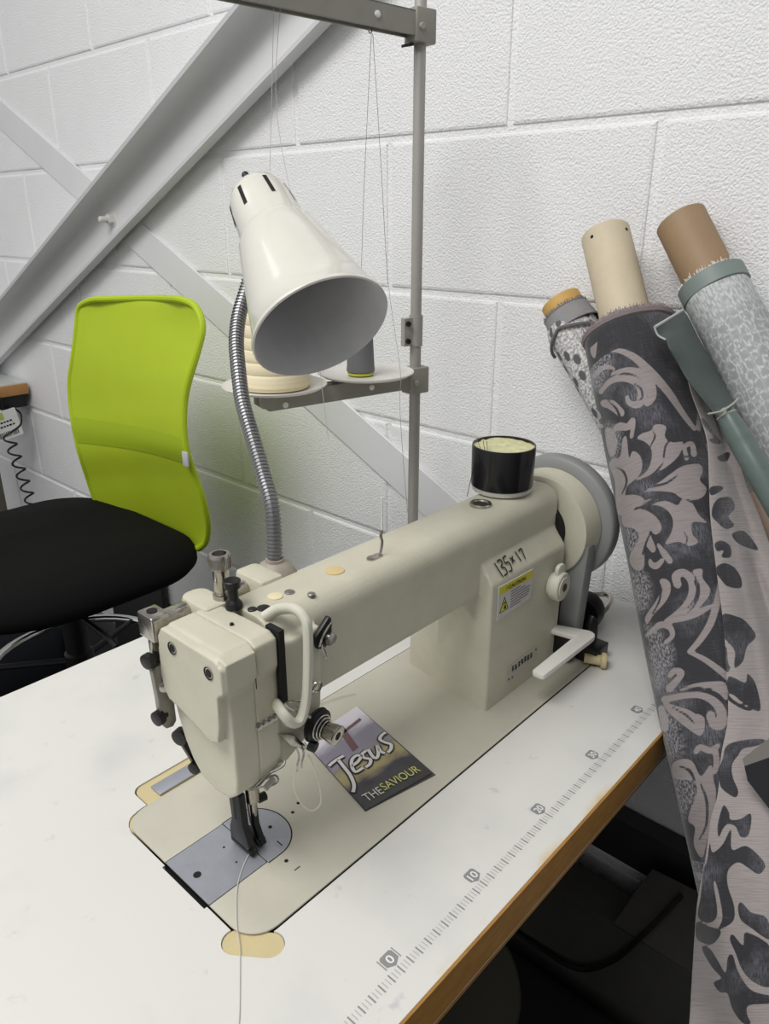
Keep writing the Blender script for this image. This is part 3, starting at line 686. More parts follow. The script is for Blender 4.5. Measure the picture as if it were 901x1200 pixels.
bm = BM(); lathe(bm, SO, AX, [(.085, .014), (.09, .017), (.125, .018), (.132, .014)], 32); build('bulb_socket', bm, mat('socket_grey', rgb(120, 120, 124), .5), lamp)
SW = V((.1975, .3658, .5352))
view = (V(co_.location) - SO).normalized(); e1 = (view - AX * view.dot(AX)).normalized(); e2 = AX.cross(e1)
bm = BM()
for ang in (-72, -22, 30, 80, 130, 180, 230):
    a = math.radians(ang); q = []
    dr = e1 * math.cos(a) + e2 * math.sin(a); tr = -e1 * math.sin(a) + e2 * math.cos(a)
    for s, h in ((-1, .135), (1, .135), (1, .1585), (-1, .1585)):
        r = .0300 + (.146 - h) * .09 if h < .146 else .0300 - (h - .146) * .145
        q.append(SO + AX * h + dr * (r + .0003) + tr * s * .0019)
    prism(bm, q, dr * .0003)
build('vent_slot', bm, M_dark, sh, 0, label='dark vent slots round the top')
bm = BM(); lathe(bm, SW, AX + V((-.2, .3, .2)), [(-.010, .0035), (.000, .0035), (.0015, .0025)], 14); build('switch_tip', bm, M_blackpl, sh)
bm = BM(); lathe(bm, V((.2, .352, .470)), V((-.1, -.75, .25)), [(-.008, .009), (.012, .009), (.02, .007)], 18); build('swivel', bm, M_chrome, lamp)

# ------------------------------------------------------------------ pin pot
PC = V((.378, .1765, TZ + .0007))
pot = thing('pin_pot', PC, 'glossy black pin pot with cream sponge top standing on the machine arm', 'pot')
bm = BM(); lathe(bm, PC, (0, 0, 1), [(.0, .0305), (.0015, .0325), (.005, .0332), (.007, .0328)], 48); build('clear_base', bm, mat('clear_plastic', rgb(196, 194, 186), .1, coat=.6), pot, label='clear plastic base rim')
bm = BM(); lathe(bm, PC, (0, 0, 1), [(.0055, .0322), (.007, .0338), (.050, .0345), (.052, .0341), (.052, .0328), (.048, .0324)], 64, cap1=False); build('black_wall', bm, mat('gloss_black', rgb(6, 6, 8), .3, coat=.25), pot)
bm = BM()
rings = []
for i in range(9):
    r = .0325 * (1 - i / 8) + 1e-5
    rings.append([bm.verts.new(PC + V((r * math.cos(a), r * math.sin(a), .0495 + .0008 * (1 - (r / .0325) ** 2) + .0030 * mnoise.noise(V((r * math.cos(a) * 140, r * math.sin(a) * 140, 0)))))) for a in [2 * math.pi * k / 40 for k in range(40)]])
for A, B in zip(rings, rings[1:]):
    for k in range(40): bm.faces.new((A[k], A[(k + 1) % 40], B[(k + 1) % 40], B[k]))
build('sponge', bm, mat('cream_sponge', rgb(216, 212, 168), .9, mottle=.3, mscale=90, bump=.5, bscale=400), pot, label='cream sponge filling')
for k, (a, b, lab) in enumerate((((-.0272, .0102, .049), (-.0325, .0128, .0605), 'thin pin stuck at the far left rim of the black pot'), ((-.0265, .0065, .049), (-.0275, .0085, .0600), 'thin pin stuck second from left in the cream sponge'), ((-.0245, .0045, .049), (-.0242, .0062, .0592), 'thin pin stuck just inside the sponge beside its twin'))):
    bm = BM(); tube(bm, [PC + V(a), PC + V(b)], .00035, 6); tag(build('pin', bm, M_chrome), lab, 'pin', 'pins stuck in the sponge')
bm = BM(); tube(bm, [PC + V((-.0335, .0105, .046)), PC + V((-.0375, .0125, .03)), PC + V((-.0465, .0125, .0012))], .00035, 6, 4); tag(build('thread_strand', bm, M_black), 'short dark strand hanging down the left side of the black pot', 'thread')

# ------------------------------------------------------------------ thread stand
SP = V((.5155, .42, 0)); D1 = V((-.98196, .18909, 0)); D2 = V((.18909, .98196, 0))
M_stand = mat('stand_grey', rgb(160, 158, 151), .45, mottle=.06, mscale=20); M_standd = mat('stand_bar', rgb(146, 144, 135), .5, mottle=.1, mscale=30)
M_disc = mat('spool_disc', rgb(214, 212, 205), .4)
st = thing('thread_stand', SP, 'grey tubular thread stand rising behind the machine with two arms', 'thread stand')
def sp(s, o, z): return SP + D1 * s + D2 * o + V((0, 0, z))
bm = BM(); lathe(bm, SP, (0, 0, 1), [(.0003, .022), (.006, .022), (.008, .012), (.02, .0115)], 28); build('foot_collar', bm, M_stand, st)
bm = BM(); lathe(bm, SP, (0, 0, 1), [(.0003, .0078), (.375, .0078)], 24); build('lower_pole', bm, M_stand, st)
bm = BM(); lathe(bm, SP, (0, 0, 1), [(.37, .0074), (.74, .0074), (.742, .006)], 24); build('upper_pole', bm, M_stand, st)
bm = BM(); lathe(bm, SP, (0, 0, 1), [(.333, .0095), (.374, .0095)], 24)
prism(bm, [sp(.005, -.004, .334), sp(.0225, -.004, .334), sp(.0225, -.004, .371), sp(.005, -.004, .371)], D2 * .008); sl = build('joint_sleeve', bm, M_stand, st)
bm = BM()
for z in (.341, .364): lathe(bm, sp(.0175, -.004, z), -D2, [(0, .0036), (.004, .0036)], 6)
build('sleeve_bolt', bm, M_black, sl)
def arm(name, z0, z1, s1, tip, drop=0, sp=sp, D2=D2):
    b_ = BM()
    o = [sp(-.012, -.009, z0), sp(s1 - tip, -.009, z0 - drop), sp(s1, -.009, z0 - drop + tip * .7), sp(s1, -.009, z1 - drop), sp(-.012, -.009, z1)]
    prism(b_, o, D2 * .0025)                                   # near web
    o2 = [p + D2 * .0155 for p in o]; prism(b_, o2, D2 * .0025)   # far web
    prism(b_, [sp(-.012, -.009, z1 - .0022), sp(s1, -.009, z1 - .0022 - drop), sp(s1, -.009, z1 - drop), sp(-.012, -.009, z1)], D2 * .018)
    bevel(b_, .0006, 1); return build(name, b_, M_standd, st)
la = arm('lower_arm', .2755, .2985, .247, .012)
def spu(s, o, z): return SP + V((-.9936, .1132, 0)) * s + V((.1132, .9936, 0)) * o + V((0, 0, z))
ua = arm('upper_arm', .698, .724, .40, .012, 0, spu, V((.1132, .9936, 0)))
for z in (.268, .692):
    bm = BM(); prism(bm, [(p.x, p.y, z) for p in [SP + D1 * a + D2 * b for a, b in rrect(-.0165, .016, -.0125, .0125, .004)]], (0, 0, .036)); bevel(bm, .0015)
    cl = build('clamp', bm, M_standd, st)
    bm = BM(); lathe(bm, sp(.008, -.0125, z + .016), -D2, [(0, .004), (.002, .004), (.003, .003)], 12); build('clamp_screw', bm, M_stand, cl)
    bm = BM(); prism(bm, [sp(-.0168, -.006, z + .009), sp(-.0168, .006, z + .009), sp(-.0168, .006, z + .029), sp(-.0168, -.006, z + .029)], D1 * -.0012); build('clamp_strip', bm, M_stand, cl)
bm = BM(); prism(bm, [sp(.012, -.003, .689), sp(.026, -.003, .686), sp(.026, .003, .686), sp(.012, .003, .689)], (0, 0, .003)); build('spring_tab', bm, M_black, st)
M_rivet = mat('white_rivet', rgb(228, 228, 226), .4)
for s, z, par, f_ in ((.213, .281, la, sp), (.0815, .2865, la, sp), (.0755, .711, ua, spu)):
    bm = BM(); lathe(bm, f_(s, -.0088, z), -D2, [(0, .0038), (.002, .0036), (.0028, .002)], 16); build('rivet', bm, M_rivet, par, label='small white rivet')
for s in (.0845, .2215):
    bm = BM(); lathe(bm, sp(s, 0, .3005), (0, 0, 1), [(-.003, .006), (0, .03), (.002, .058), (.006, .0645), (.0072, .064), (.0035, .057), (.002, .03), (.002, .0)], 56, cap0=True, cap1=False); build('spool_disc', bm, M_disc, st, smooth=50)
    cs = {.0845: .0925, .2215: .222}[s]; bm = BM(); lathe(bm, sp(cs, 0, .3), (0, 0, 1), [(0, .004), (.062, .004), (.066, .002)], 12); build('spool_pin', bm, M_stand, st)
for s in (.0755,):
    bm = BM(); tube(bm, [spu(s, 0, .70), spu(s, 0, .696), spu(s + .003, 0, .6935), spu(s + .006, 0, .697)], .0009, 6, 4); build('thread_eye', bm, M_chrome, ua)
# cones
c1 = thing('thread_cone', sp(.0925, 0, .303), 'small dark grey thread cone on the right spool disc', 'thread cone', 'thread cones on the stand')
bm = BM(); lathe(bm, sp(.0925, 0, .3035), (0, 0, 1), [(.068, .0055), (.005, .0055), (.005, .0185), (.008, .0188), (.012, .0182), (.05, .0165), (.066, .0155), (.068, .009), (.068, .0055)], 40, cap0=False, cap1=False); build('wound_thread', bm, mat('grey_thread', rgb(108, 109, 113), .6, mottle=.12, mscale=40, stretch=(1, 1, 30)), c1)
bm = BM(); lathe(bm, sp(.0925, 0, .303), (0, 0, 1), [(.0045, .0055), (.0012, .0055), (.0012, .0175), (.0045, .0175), (.0045, .0055)], 32, cap0=False, cap1=False); build('cone_foot', bm, mat('lime_foot', rgb(190, 192, 60), .5), c1, label='lime yellow cone foot')
c2 = thing('thread_cone', sp(.222, 0, .303), 'large cream thread cone half hidden behind the lamp shade', 'thread cone', 'thread cones on the stand')
M_ct = mat('cream_thread', rgb(230, 220, 192), .6, col2=rgb(218, 203, 166), mscale=5, stretch=(1, 1, 60))
bm = BM(); pr = [(.126, .0055), (.0012, .0055), (.0012, .043), (.006, .045)]
for k in range(8): pr += [(.008 + k * .014, .0445 - k * .0022), (.018 + k * .014, .0435 - k * .0022), (.0205 + k * .014, .0415 - k * .0022)]
pr += [(.124, .02), (.126, .012), (.126, .0055)]
lathe(bm, sp(.222, 0, .3035), (0, 0, 1), pr, 48, cap0=False, cap1=False); build('wound_thread', bm, M_ct, c2)
bm = BM(); lathe(bm, sp(.222, 0, .430), (0, 0, 1), [(0, .014), (.03, .012)], 24); build('cone_tip', bm, M_ivory, c2)
# thread runs
M_thr = mat('pale_thread', rgb(200, 198, 192), .7); M_thrg = mat('grey_strand', rgb(150, 150, 152), .7)
def strand(pts, lab, m=M_thr, r=.00035, k=5, group='fine threads of the machine'):
    b_ = BM(); tube(b_, pts, r, 5, k); return tag(build('thread_strand', b_, m, fix=True), lab, 'thread', group)
strand([spu(.0765, 0, .694), sp(.088, -.004, .52), sp(.0925, 0, .373)], 'fine grey thread rising from the grey cone to the upper arm', M_thrg)
strand([spu(.0745, 0, .694), sp(.066, -.01, .557), (.47, .43, .42), (.418, .362, .32), (.406, .352, .281), (.358, .301, .207), (.30, .245, .19)], 'fine grey thread falling from the upper arm past the right spool disc', M_thrg)
strand([spu(.206, .002, .71), sp(.210, 0, .58), sp(.222, 0, .4605)], 'pale thread dropping from the top arm end to the cream cone, the left of two', M_thr)
strand([spu(.200, -.002, .71), sp(.203, -.004, .60), sp(.2, -.05, .44), sp(.195, -.078, .25)], 'pale thread dropping from the top arm behind the lamp shade, the right of two', M_thr)
strand([(.0025, .156, .006), (-.006, .1515, .0035), (-.0204, .1437, .0022), (-.0367, .1303, .0022), (-.0516, .1116, .0022), (-.062, .0965, .0020), (-.068, .086, .0008), (-.0838, .0652, .0008), (-.1007, .0439, .0008), (-.118, .026, .0008)], 'pale thread trailing from the needle over the bed to the front of the table', M_thr, .00042)
strand([(.0225, .119, .095), (.017, .119, .0764), (.0225, .119, .0545), (.033, .119, .0385), (.0435, .119, .0375), (.0445, .119, .052), (.0405, .119, .075), (.0335, .119, .095)], 'cream thread loop hanging below the tension knob beside the leaflet', mat('cream_loop', rgb(226, 220, 200), .7), .00065)
strand([(.16, .262, .0035), (.195, .252, .0035), (.212, .243, .0035)], 'short pale thread end lying on the bed under the arm', M_thr, .0005)

# ------------------------------------------------------------------ leaflet
LA, LB, LC, LD = V((.118, .2235, 0)), V((.1965, .2265, 0)), V((.169, .099, 0)), V((.0915, .1125, 0))
LZ = BZ + .0012
lf = thing('leaflet', (.144, .166, BZ), 'small folded leaflet reading JESUS THE SAVIOUR lying on the machine bed', 'leaflet')
def lp(u, v, z=0):
    q = (LD * (1 - u) + LC * u) * (1 - v) + (LA * (1 - u) + LB * u) * v
    return V((q.x, q.y, LZ + z))
def leaf_mat():
    m = mat('leaflet_print', (1, 1, 1, 1), .3, coat=.2); nt = m.node_tree; p = nt.nodes['Principled BSDF']
    at = nd(nt, 'ShaderNodeUVMap'); sx = nd(nt, 'ShaderNodeSeparateXYZ'); nt.links.new(at.outputs[0], sx.inputs[0])
    nz = nd(nt, 'ShaderNodeTexNoise'); nz.inputs['Scale'].default_value = 3; nz.inputs['Detail'].default_value = 3
    mp = nd(nt, 'ShaderNodeMapping'); mp.inputs['Scale'].default_value = (1, 3, 1); nt.links.new(at.outputs[0], mp.inputs[0]); nt.links.new(mp.outputs[0], nz.inputs['Vector'])
    ad = nd(nt, 'ShaderNodeMath', operation='MULTIPLY_ADD'); nt.links.new(nz.outputs['Fac'], ad.inputs[0]); ad.inputs[1].default_value = .22; nt.links.new(sx.outputs['Y'], ad.inputs[2])
    cr = nd(nt, 'ShaderNodeValToRGB'); e = cr.color_ramp.elements
    stops = [(.0, (54, 54, 58)), (.30, (60, 58, 60)), (.36, (62, 60, 74)), (.45, (168, 156, 112)), (.53, (176, 166, 122)), (.60, (146, 138, 118)), (.66, (150, 146, 160)), (.84, (138, 134, 150)), (1., (216, 212, 220))]
    while len(e) < len(stops): e.new(.5)
    for el, (pp, c) in zip(e, stops): el.position = pp; el.color = rgb(*c)
    nt.links.new(ad.outputs[0], cr.inputs[0]); nt.links.new(cr.outputs[0], p.inputs['Base Color'])
    return m
bm = BM(); n = 12; uvs = []
grid = [[bm.verts.new(lp(i / n, j / n, .0004 + .003 * max(0, .18 - j / n) * (i / n))) for i in range(n + 1)] for j in range(n + 1)]
lay = bm.loops.layers.uv.new('UVMap')
for j in range(n):
    for i in range(n):
        f = bm.faces.new((grid[j][i], grid[j][i + 1], grid[j + 1][i + 1], grid[j + 1][i]))
        for l, (a, b) in zip(f.loops, ((i, j), (i + 1, j), (i + 1, j + 1), (i, j + 1))): l[lay].uv = (a / n, b / n)
cov = build('front_cover', bm, leaf_mat(), lf, 60, fix=False)
bm = BM(); prism(bm, [lp(.0, 0, -.0012), lp(1.03, -.02, -.0012), lp(1.01, 1, -.0012), lp(0, 1, -.0012)], (0, 0, .0009)); build('inner_leaf', bm, mat('leaflet_dark', rgb(70, 70, 72), .4), lf)
JES = [[(.02, .592), (.12, .606), (.275, .604)], [(.18, .6), (.17, .489), (.155, .379), (.105, .275), (.03, .215)], [(.253, .458), (.374, .467), (.455, .5), (.41, .53), (.32, .514), (.255, .45), (.245, .385), (.36, .382)], [(.576, .52), (.49, .51), (.472, .465), (.52, .42), (.47, .38), (.39, .372)], [(.605, .52), (.575, .43), (.60, .395), (.671, .431), (.745, .51)], [(.745, .51), (.715, .43), (.74, .395)], [(.985, .575), (.90, .57), (.84, .54), (.865, .485), (.90, .44), (.85, .4), (.775, .385)]]
for nm, w, m, z in (('title_outline', .0032, mat('print_black', rgb(38, 36, 44), .35), .0010), ('title', .0017, mat('print_white', rgb(226, 222, 222), .35), .0014)):
    bm = BM()
    for s in JES: ribbon(bm, crom([lp(a, b, z) for a, b in s], 6), w, (0, 0, 1))
    build(nm, bm, m, cov, 0, fix=False)
bm = BM()
bm.faces.new([bm.verts.new(lp(a, b, .0007)) for a, b in ((.46, .845), (.46, .815), (.88, .835), (.88, .868))])
bm.faces.new([bm.verts.new(lp(a, b, .0007)) for a, b in ((.5, .90), (.60, .90), (.53, .60), (.42, .595))]); build('cross', bm, mat('print_brown', rgb(112, 78, 84), .35), cov, 0, fix=False)
xd = (LC - LD).normalized(); yd = (LA - LD).normalized(); xd_, yd_ = xd, V((-xd.y, xd.x, 0))
text('line', 'THE', lp(.09, .06, .0012), xd_, yd_, mat('print_pale', rgb(206, 206, 196), .4), cov, height=.0098, width=.0195, lift=0)
text('line', 'SAVIOUR', lp(.355, .068, .0016), xd_, yd_, mat('print_lime', rgb(200, 200, 120), .4), cov, height=.0098, width=.044, lift=0)
ROLL_MOTIFS=[[(0.0425,0.0238),(0.0445,0.0208),(0.0471,0.0168),(0.0501,0.0130),(0.0536,0.0095),(0.0578,0.0059),(0.0624,0.0025),(0.0674,-0.0007),(0.0732,-0.0039),(0.0793,-0.0071),(0.0854,-0.0104),(0.0917,-0.0137),(0.0978,-0.0168),(0.1032,-0.0197),(0.1084,-0.0224),(0.1137,-0.0250),(0.1192,-0.0278),(0.1251,-0.0307),(0.1312,-0.0338),(0.1383,-0.0380),(0.1454,-0.0428),(0.1502,-0.0465),(0.1501,-0.0503),(0.1472,-0.0523),(0.1418,-0.0494),(0.1343,-0.0454),(0.1269,-0.0418),(0.1207,-0.0391),(0.1145,-0.0366),(0.1085,-0.0341),(0.1030,-0.0313),(0.0977,-0.0285),(0.0922,-0.0255),(0.0862,-0.0222),(0.0799,-0.0187),(0.0738,-0.0151),(0.0679,-0.0115),(0.0621,-0.0078),(0.0566,-0.0038),(0.0520,0.0007),(0.0481,0.0053),(0.0447,0.0099),(0.0422,0.0149),(0.0406,0.0197),(0.0396,0.0230),(0.0405,0.0247)],
[(0.0805,0.0538),(0.0799,0.0474),(0.0786,0.0398),(0.0780,0.0336),(0.0784,0.0286),(0.0795,0.0237),(0.0811,0.0192),(0.0835,0.0149),(0.0864,0.0112),(0.0893,0.0087),(0.0926,0.0072),(0.0965,0.0062),(0.0993,0.0063),(0.1023,0.0068),(0.1060,0.0087),(0.1079,0.0099),(0.1081,0.0105),(0.1071,0.0128),(0.1060,0.0146),(0.1047,0.0154),(0.1020,0.0159),(0.0998,0.0163),(0.0979,0.0183),(0.0992,0.0202),(0.1015,0.0206),(0.1051,0.0208),(0.1093,0.0195),(0.1129,0.0163),(0.1158,0.0120),(0.1162,0.0065),(0.1128,0.0018),(0.1076,-0.0020),(0.1013,-0.0045),(0.0945,-0.0039),(0.0884,-0.0016),(0.0831,0.0019),(0.0790,0.0066),(0.0761,0.0120),(0.0739,0.0175),(0.0721,0.0232),(0.0709,0.0295),(0.0705,0.0364),(0.0717,0.0442),(0.0734,0.0527),(0.0743,0.0596),(0.0776,0.0598)],
[(0.0689,0.0298),(0.0700,0.0245),(0.0711,0.0177),(0.0727,0.0119),(0.0754,0.0076),(0.0787,0.0037),(0.0821,0.0010),(0.0857,-0.0011),(0.0898,-0.0025),(0.0938,-0.0032),(0.0980,-0.0039),(0.1025,-0.0039),(0.1056,-0.0035),(0.1077,-0.0025),(0.1099,-0.0003),(0.1117,0.0015),(0.1160,0.0019),(0.1175,-0.0019),(0.1164,-0.0043),(0.1140,-0.0081),(0.1097,-0.0116),(0.1039,-0.0134),(0.0976,-0.0142),(0.0914,-0.0140),(0.0856,-0.0122),(0.0801,-0.0094),(0.0753,-0.0056),(0.0716,-0.0007),(0.0688,0.0049),(0.0668,0.0110),(0.0660,0.0178),(0.0658,0.0250),(0.0657,0.0302),(0.0671,0.0313)],
[(0.0937,0.0593),(0.0972,0.0539),(0.1011,0.0479),(0.1044,0.0443),(0.1082,0.0403),(0.1134,0.0362),(0.1172,0.0332),(0.1191,0.0269),(0.1141,0.0250),(0.1100,0.0268),(0.1040,0.0300),(0.0976,0.0345),(0.0931,0.0416),(0.0897,0.0489),(0.0875,0.0545),(0.0873,0.0633)],
[(0.1487,0.0182),(0.1453,0.0113),(0.1451,0.0020),(0.1398,-0.0037),(0.1440,-0.0141),(0.1555,-0.0103),(0.1628,-0.0166),(0.1636,-0.0286),(0.1746,-0.0229),(0.1828,-0.0141),(0.1897,-0.0015),(0.1930,0.0127),(0.1930,0.0331),(0.1872,0.0161),(0.1753,0.0076),(0.1636,0.0061),(0.1547,0.0111)],
[(0.1600,0.0446),(0.1437,0.0348),(0.1433,0.0294),(0.1658,0.0323),(0.1606,0.0262),(0.1666,0.0199),(0.1768,0.0185),(0.1872,0.0235),(0.1921,0.0343),(0.1957,0.0450),(0.2095,0.0587),(0.2106,0.0870),(0.1812,0.0699),(0.1579,0.0787),(0.1571,0.0591)],
[(0.2073,0.0245),(0.2026,0.0058),(0.1968,-0.0065),(0.1900,-0.0214),(0.1891,-0.0418),(0.1974,-0.0434),(0.2067,-0.0364),(0.2163,-0.0421),(0.2258,-0.0335),(0.2275,-0.0212),(0.2236,-0.0112),(0.2163,-0.0042),(0.2093,0.0164)],
[(0.2027,0.0534),(0.2078,0.0341),(0.2165,0.0255),(0.2190,0.0365),(0.2235,0.0449),(0.2231,0.0625),(0.2114,0.0872),(0.2050,0.0656)],
[(0.1307,0.0430),(0.1316,0.0403),(0.1327,0.0369),(0.1337,0.0346),(0.1344,0.0323),(0.1360,0.0285),(0.1364,0.0234),(0.1336,0.0198),(0.1301,0.0177),(0.1276,0.0165),(0.1251,0.0171),(0.1249,0.0196),(0.1264,0.0218),(0.1283,0.0245),(0.1286,0.0262),(0.1280,0.0267),(0.1263,0.0292),(0.1242,0.0333),(0.1239,0.0378),(0.1241,0.0417),(0.1244,0.0442),(0.1271,0.0469)],
[(0.1464,0.0220),(0.1436,0.0206),(0.1395,0.0187),(0.1358,0.0170),(0.1325,0.0160),(0.1296,0.0153),(0.1276,0.0149),(0.1256,0.0160),(0.1261,0.0180),(0.1279,0.0189),(0.1305,0.0201),(0.1334,0.0215),(0.1372,0.0229),(0.1414,0.0246),(0.1444,0.0257),(0.1468,0.0245)],
[(0.1819,-0.0311),(0.1782,-0.0309),(0.1732,-0.0308),(0.1701,-0.0312),(0.1691,-0.0330),(0.1684,-0.0358),(0.1682,-0.0363),(0.1701,-0.0361),(0.1748,-0.0352),(0.1784,-0.0344),(0.1809,-0.0377),(0.1779,-0.0422),(0.1742,-0.0427),(0.1687,-0.0434),(0.1639,-0.0420),(0.1630,-0.0363),(0.1648,-0.0311),(0.1683,-0.0270),(0.1735,-0.0255),(0.1790,-0.0253),(0.1828,-0.0252),(0.1846,-0.0281)],
[(0.2210,0.0392),(0.2168,0.0206),(0.2238,0.0018),(0.2307,-0.0063),(0.2260,-0.0117),(0.2297,-0.0207),(0.2441,-0.0250),(0.2532,-0.0312),(0.2505,-0.0167),(0.2629,-0.0138),(0.2714,-0.0175),(0.2743,-0.0080),(0.2680,0.0010),(0.2676,0.0142),(0.2582,0.0062),(0.2463,0.0014),(0.2342,0.0041),(0.2249,0.0153)],
[(0.2224,0.0693),(0.2218,0.0444),(0.2264,0.0279),(0.2387,0.0162),(0.2512,0.0140),(0.2551,0.0219),(0.2492,0.0284),(0.2689,0.0252),(0.2720,0.0310),(0.2626,0.0388),(0.2842,0.0462),(0.2830,0.0612),(0.2694,0.0697),(0.2543,0.0449),(0.2419,0.0473),(0.2325,0.0681)],
[(0.2657,0.0232),(0.2685,0.0227),(0.2725,0.0218),(0.2766,0.0208),(0.2805,0.0190),(0.2845,0.0171),(0.2872,0.0158),(0.2881,0.0121),(0.2846,0.0104),(0.2818,0.0115),(0.2779,0.0132),(0.2741,0.0148),(0.2706,0.0169),(0.2672,0.0189),(0.2648,0.0206),(0.2642,0.0223)],
[(0.2785,0.0376),(0.2798,0.0383),(0.2820,0.0389),(0.2850,0.0382),(0.2874,0.0357),(0.2893,0.0325),(0.2901,0.0282),(0.2884,0.0243),(0.2861,0.0213),(0.2844,0.0193),(0.2816,0.0191),(0.2807,0.0218),(0.2816,0.0242),(0.2829,0.0274),(0.2831,0.0294),(0.2831,0.0299),(0.2825,0.0312),(0.2820,0.0320),(0.2817,0.0326),(0.2804,0.0330),(0.2791,0.0334),(0.2774,0.0353)],
[(0.3022,0.0294),(0.3014,0.0234),(0.3069,0.0183),(0.3170,0.0207),(0.3260,0.0299),(0.3339,0.0460),(0.3416,0.0596),(0.3346,0.0613),(0.3217,0.0399),(0.3108,0.0290)],
[(0.3108,0.0075),(0.3081,0.0076),(0.3049,0.0077),(0.3040,0.0076),(0.3040,0.0075),(0.3034,0.0060),(0.3033,0.0050),(0.3043,0.0039),(0.3064,0.0025),(0.3087,0.0016),(0.3115,0.0013),(0.3149,0.0016),(0.3182,0.0024),(0.3214,0.0037),(0.3246,0.0057),(0.3276,0.0081),(0.3303,0.0110),(0.3329,0.0147),(0.3352,0.0187),(0.3379,0.0236),(0.3402,0.0294),(0.3421,0.0338),(0.3443,0.0349),(0.3458,0.0326),(0.3454,0.0278),(0.3444,0.0214),(0.3428,0.0153),(0.3402,0.0105),(0.3371,0.0061),(0.3335,0.0022),(0.3294,-0.0009),(0.3249,-0.0034),(0.3203,-0.0052),(0.3155,-0.0062),(0.3106,-0.0064),(0.3061,-0.0058),(0.3020,-0.0040),(0.2985,-0.0014),(0.2961,0.0021),(0.2955,0.0064),(0.2965,0.0107),(0.2997,0.0147),(0.3047,0.0157),(0.3091,0.0153),(0.3118,0.0149),(0.3144,0.0108)],
[(0.2993,-0.0053),(0.2993,-0.0146),(0.3082,-0.0129),(0.3202,-0.0172),(0.3297,-0.0119),(0.3371,-0.0028),(0.3350,-0.0163),(0.3389,-0.0134),(0.3447,-0.0001),(0.3468,0.0145),(0.3456,0.0299),(0.3405,0.0090),(0.3294,-0.0039),(0.3162,-0.0086),(0.3062,-0.0072)],
[(0.3102,-0.0277),(0.3147,-0.0257),(0.3212,-0.0230),(0.3281,-0.0197),(0.3358,-0.0160),(0.3439,-0.0117),(0.3509,-0.0074),(0.3564,-0.0034),(0.3610,0.0007),(0.3652,0.0049),(0.3691,0.0091),(0.3726,0.0134),(0.3751,0.0164),(0.3780,0.0167),(0.3787,0.0140),(0.3766,0.0107),(0.3734,0.0060),(0.3696,0.0012),(0.3654,-0.0033),(0.3605,-0.0080),(0.3545,-0.0128),(0.3468,-0.0173),(0.3381,-0.0217),(0.3300,-0.0255),(0.3223,-0.0280),(0.3154,-0.0295),(0.3106,-0.0304),(0.3094,-0.0294)],
[(0.3783,0.0173),(0.3808,0.0139),(0.3844,0.0093),(0.3881,0.0051),(0.3919,0.0014),(0.3960,-0.0020),(0.3999,-0.0051),(0.4036,-0.0080),(0.4072,-0.0105),(0.4097,-0.0123),(0.4097,-0.0157),(0.4062,-0.0169),(0.4036,-0.0152),(0.3998,-0.0126),(0.3958,-0.0097),(0.3919,-0.0062),(0.3878,-0.0024),(0.3840,0.0016),(0.3805,0.0064),(0.3773,0.0114),(0.3752,0.0151),(0.3759,0.0173)],
[(0.3540,0.0649),(0.3526,0.0560),(0.3503,0.0470),(0.3494,0.0410),(0.3495,0.0377),(0.3504,0.0344),(0.3516,0.0325),(0.3532,0.0312),(0.3558,0.0305),(0.3577,0.0306),(0.3592,0.0325),(0.3610,0.0364),(0.3623,0.0395),(0.3646,0.0403),(0.3657,0.0376),(0.3646,0.0343),(0.3628,0.0298),(0.3599,0.0262),(0.3558,0.0249),(0.3515,0.0251),(0.3475,0.0270),(0.3447,0.0308),(0.3430,0.0360),(0.3427,0.0429),(0.3455,0.0508),(0.3492,0.0600),(0.3520,0.0682),(0.3534,0.0686)],
[(0.4122,0.0431),(0.4099,0.0395),(0.4067,0.0347),(0.4036,0.0309),(0.4010,0.0280),(0.3984,0.0256),(0.3945,0.0246),(0.3914,0.0272),(0.3902,0.0308),(0.3900,0.0351),(0.3918,0.0390),(0.3941,0.0419),(0.3957,0.0437),(0.3985,0.0434),(0.3988,0.0395),(0.3976,0.0376),(0.3961,0.0353),(0.3956,0.0341),(0.3958,0.0327),(0.3964,0.0308),(0.3960,0.0307),(0.3955,0.0310),(0.3971,0.0328),(0.3992,0.0355),(0.4017,0.0396),(0.4045,0.0450),(0.4065,0.0493),(0.4113,0.0498)],
[(0.4129,0.0361),(0.4078,0.0202),(0.4076,0.0024),(0.4110,-0.0100),(0.4270,-0.0078),(0.4181,-0.0008),(0.4128,0.0133)],
[(0.4221,0.0581),(0.4214,0.0494),(0.4207,0.0395),(0.4203,0.0316),(0.4205,0.0255),(0.4209,0.0202),(0.4219,0.0158),(0.4238,0.0121),(0.4262,0.0090),(0.4289,0.0067),(0.4318,0.0049),(0.4350,0.0038),(0.4371,0.0036),(0.4393,0.0041),(0.4422,0.0056),(0.4432,0.0058),(0.4434,0.0051),(0.4417,0.0068),(0.4403,0.0083),(0.4403,0.0110),(0.4430,0.0119),(0.4451,0.0109),(0.4482,0.0091),(0.4498,0.0046),(0.4467,0.0003),(0.4423,-0.0029),(0.4370,-0.0049),(0.4317,-0.0041),(0.4272,-0.0020),(0.4234,0.0009),(0.4203,0.0045),(0.4179,0.0087),(0.4162,0.0135),(0.4151,0.0188),(0.4147,0.0246),(0.4147,0.0310),(0.4149,0.0393),(0.4155,0.0494),(0.4159,0.0583),(0.4192,0.0637)],
[(0.4210,0.0591),(0.4287,0.0341),(0.4363,0.0227),(0.4468,0.0171),(0.4561,0.0232),(0.4498,0.0325),(0.4385,0.0447),(0.4301,0.0547)],
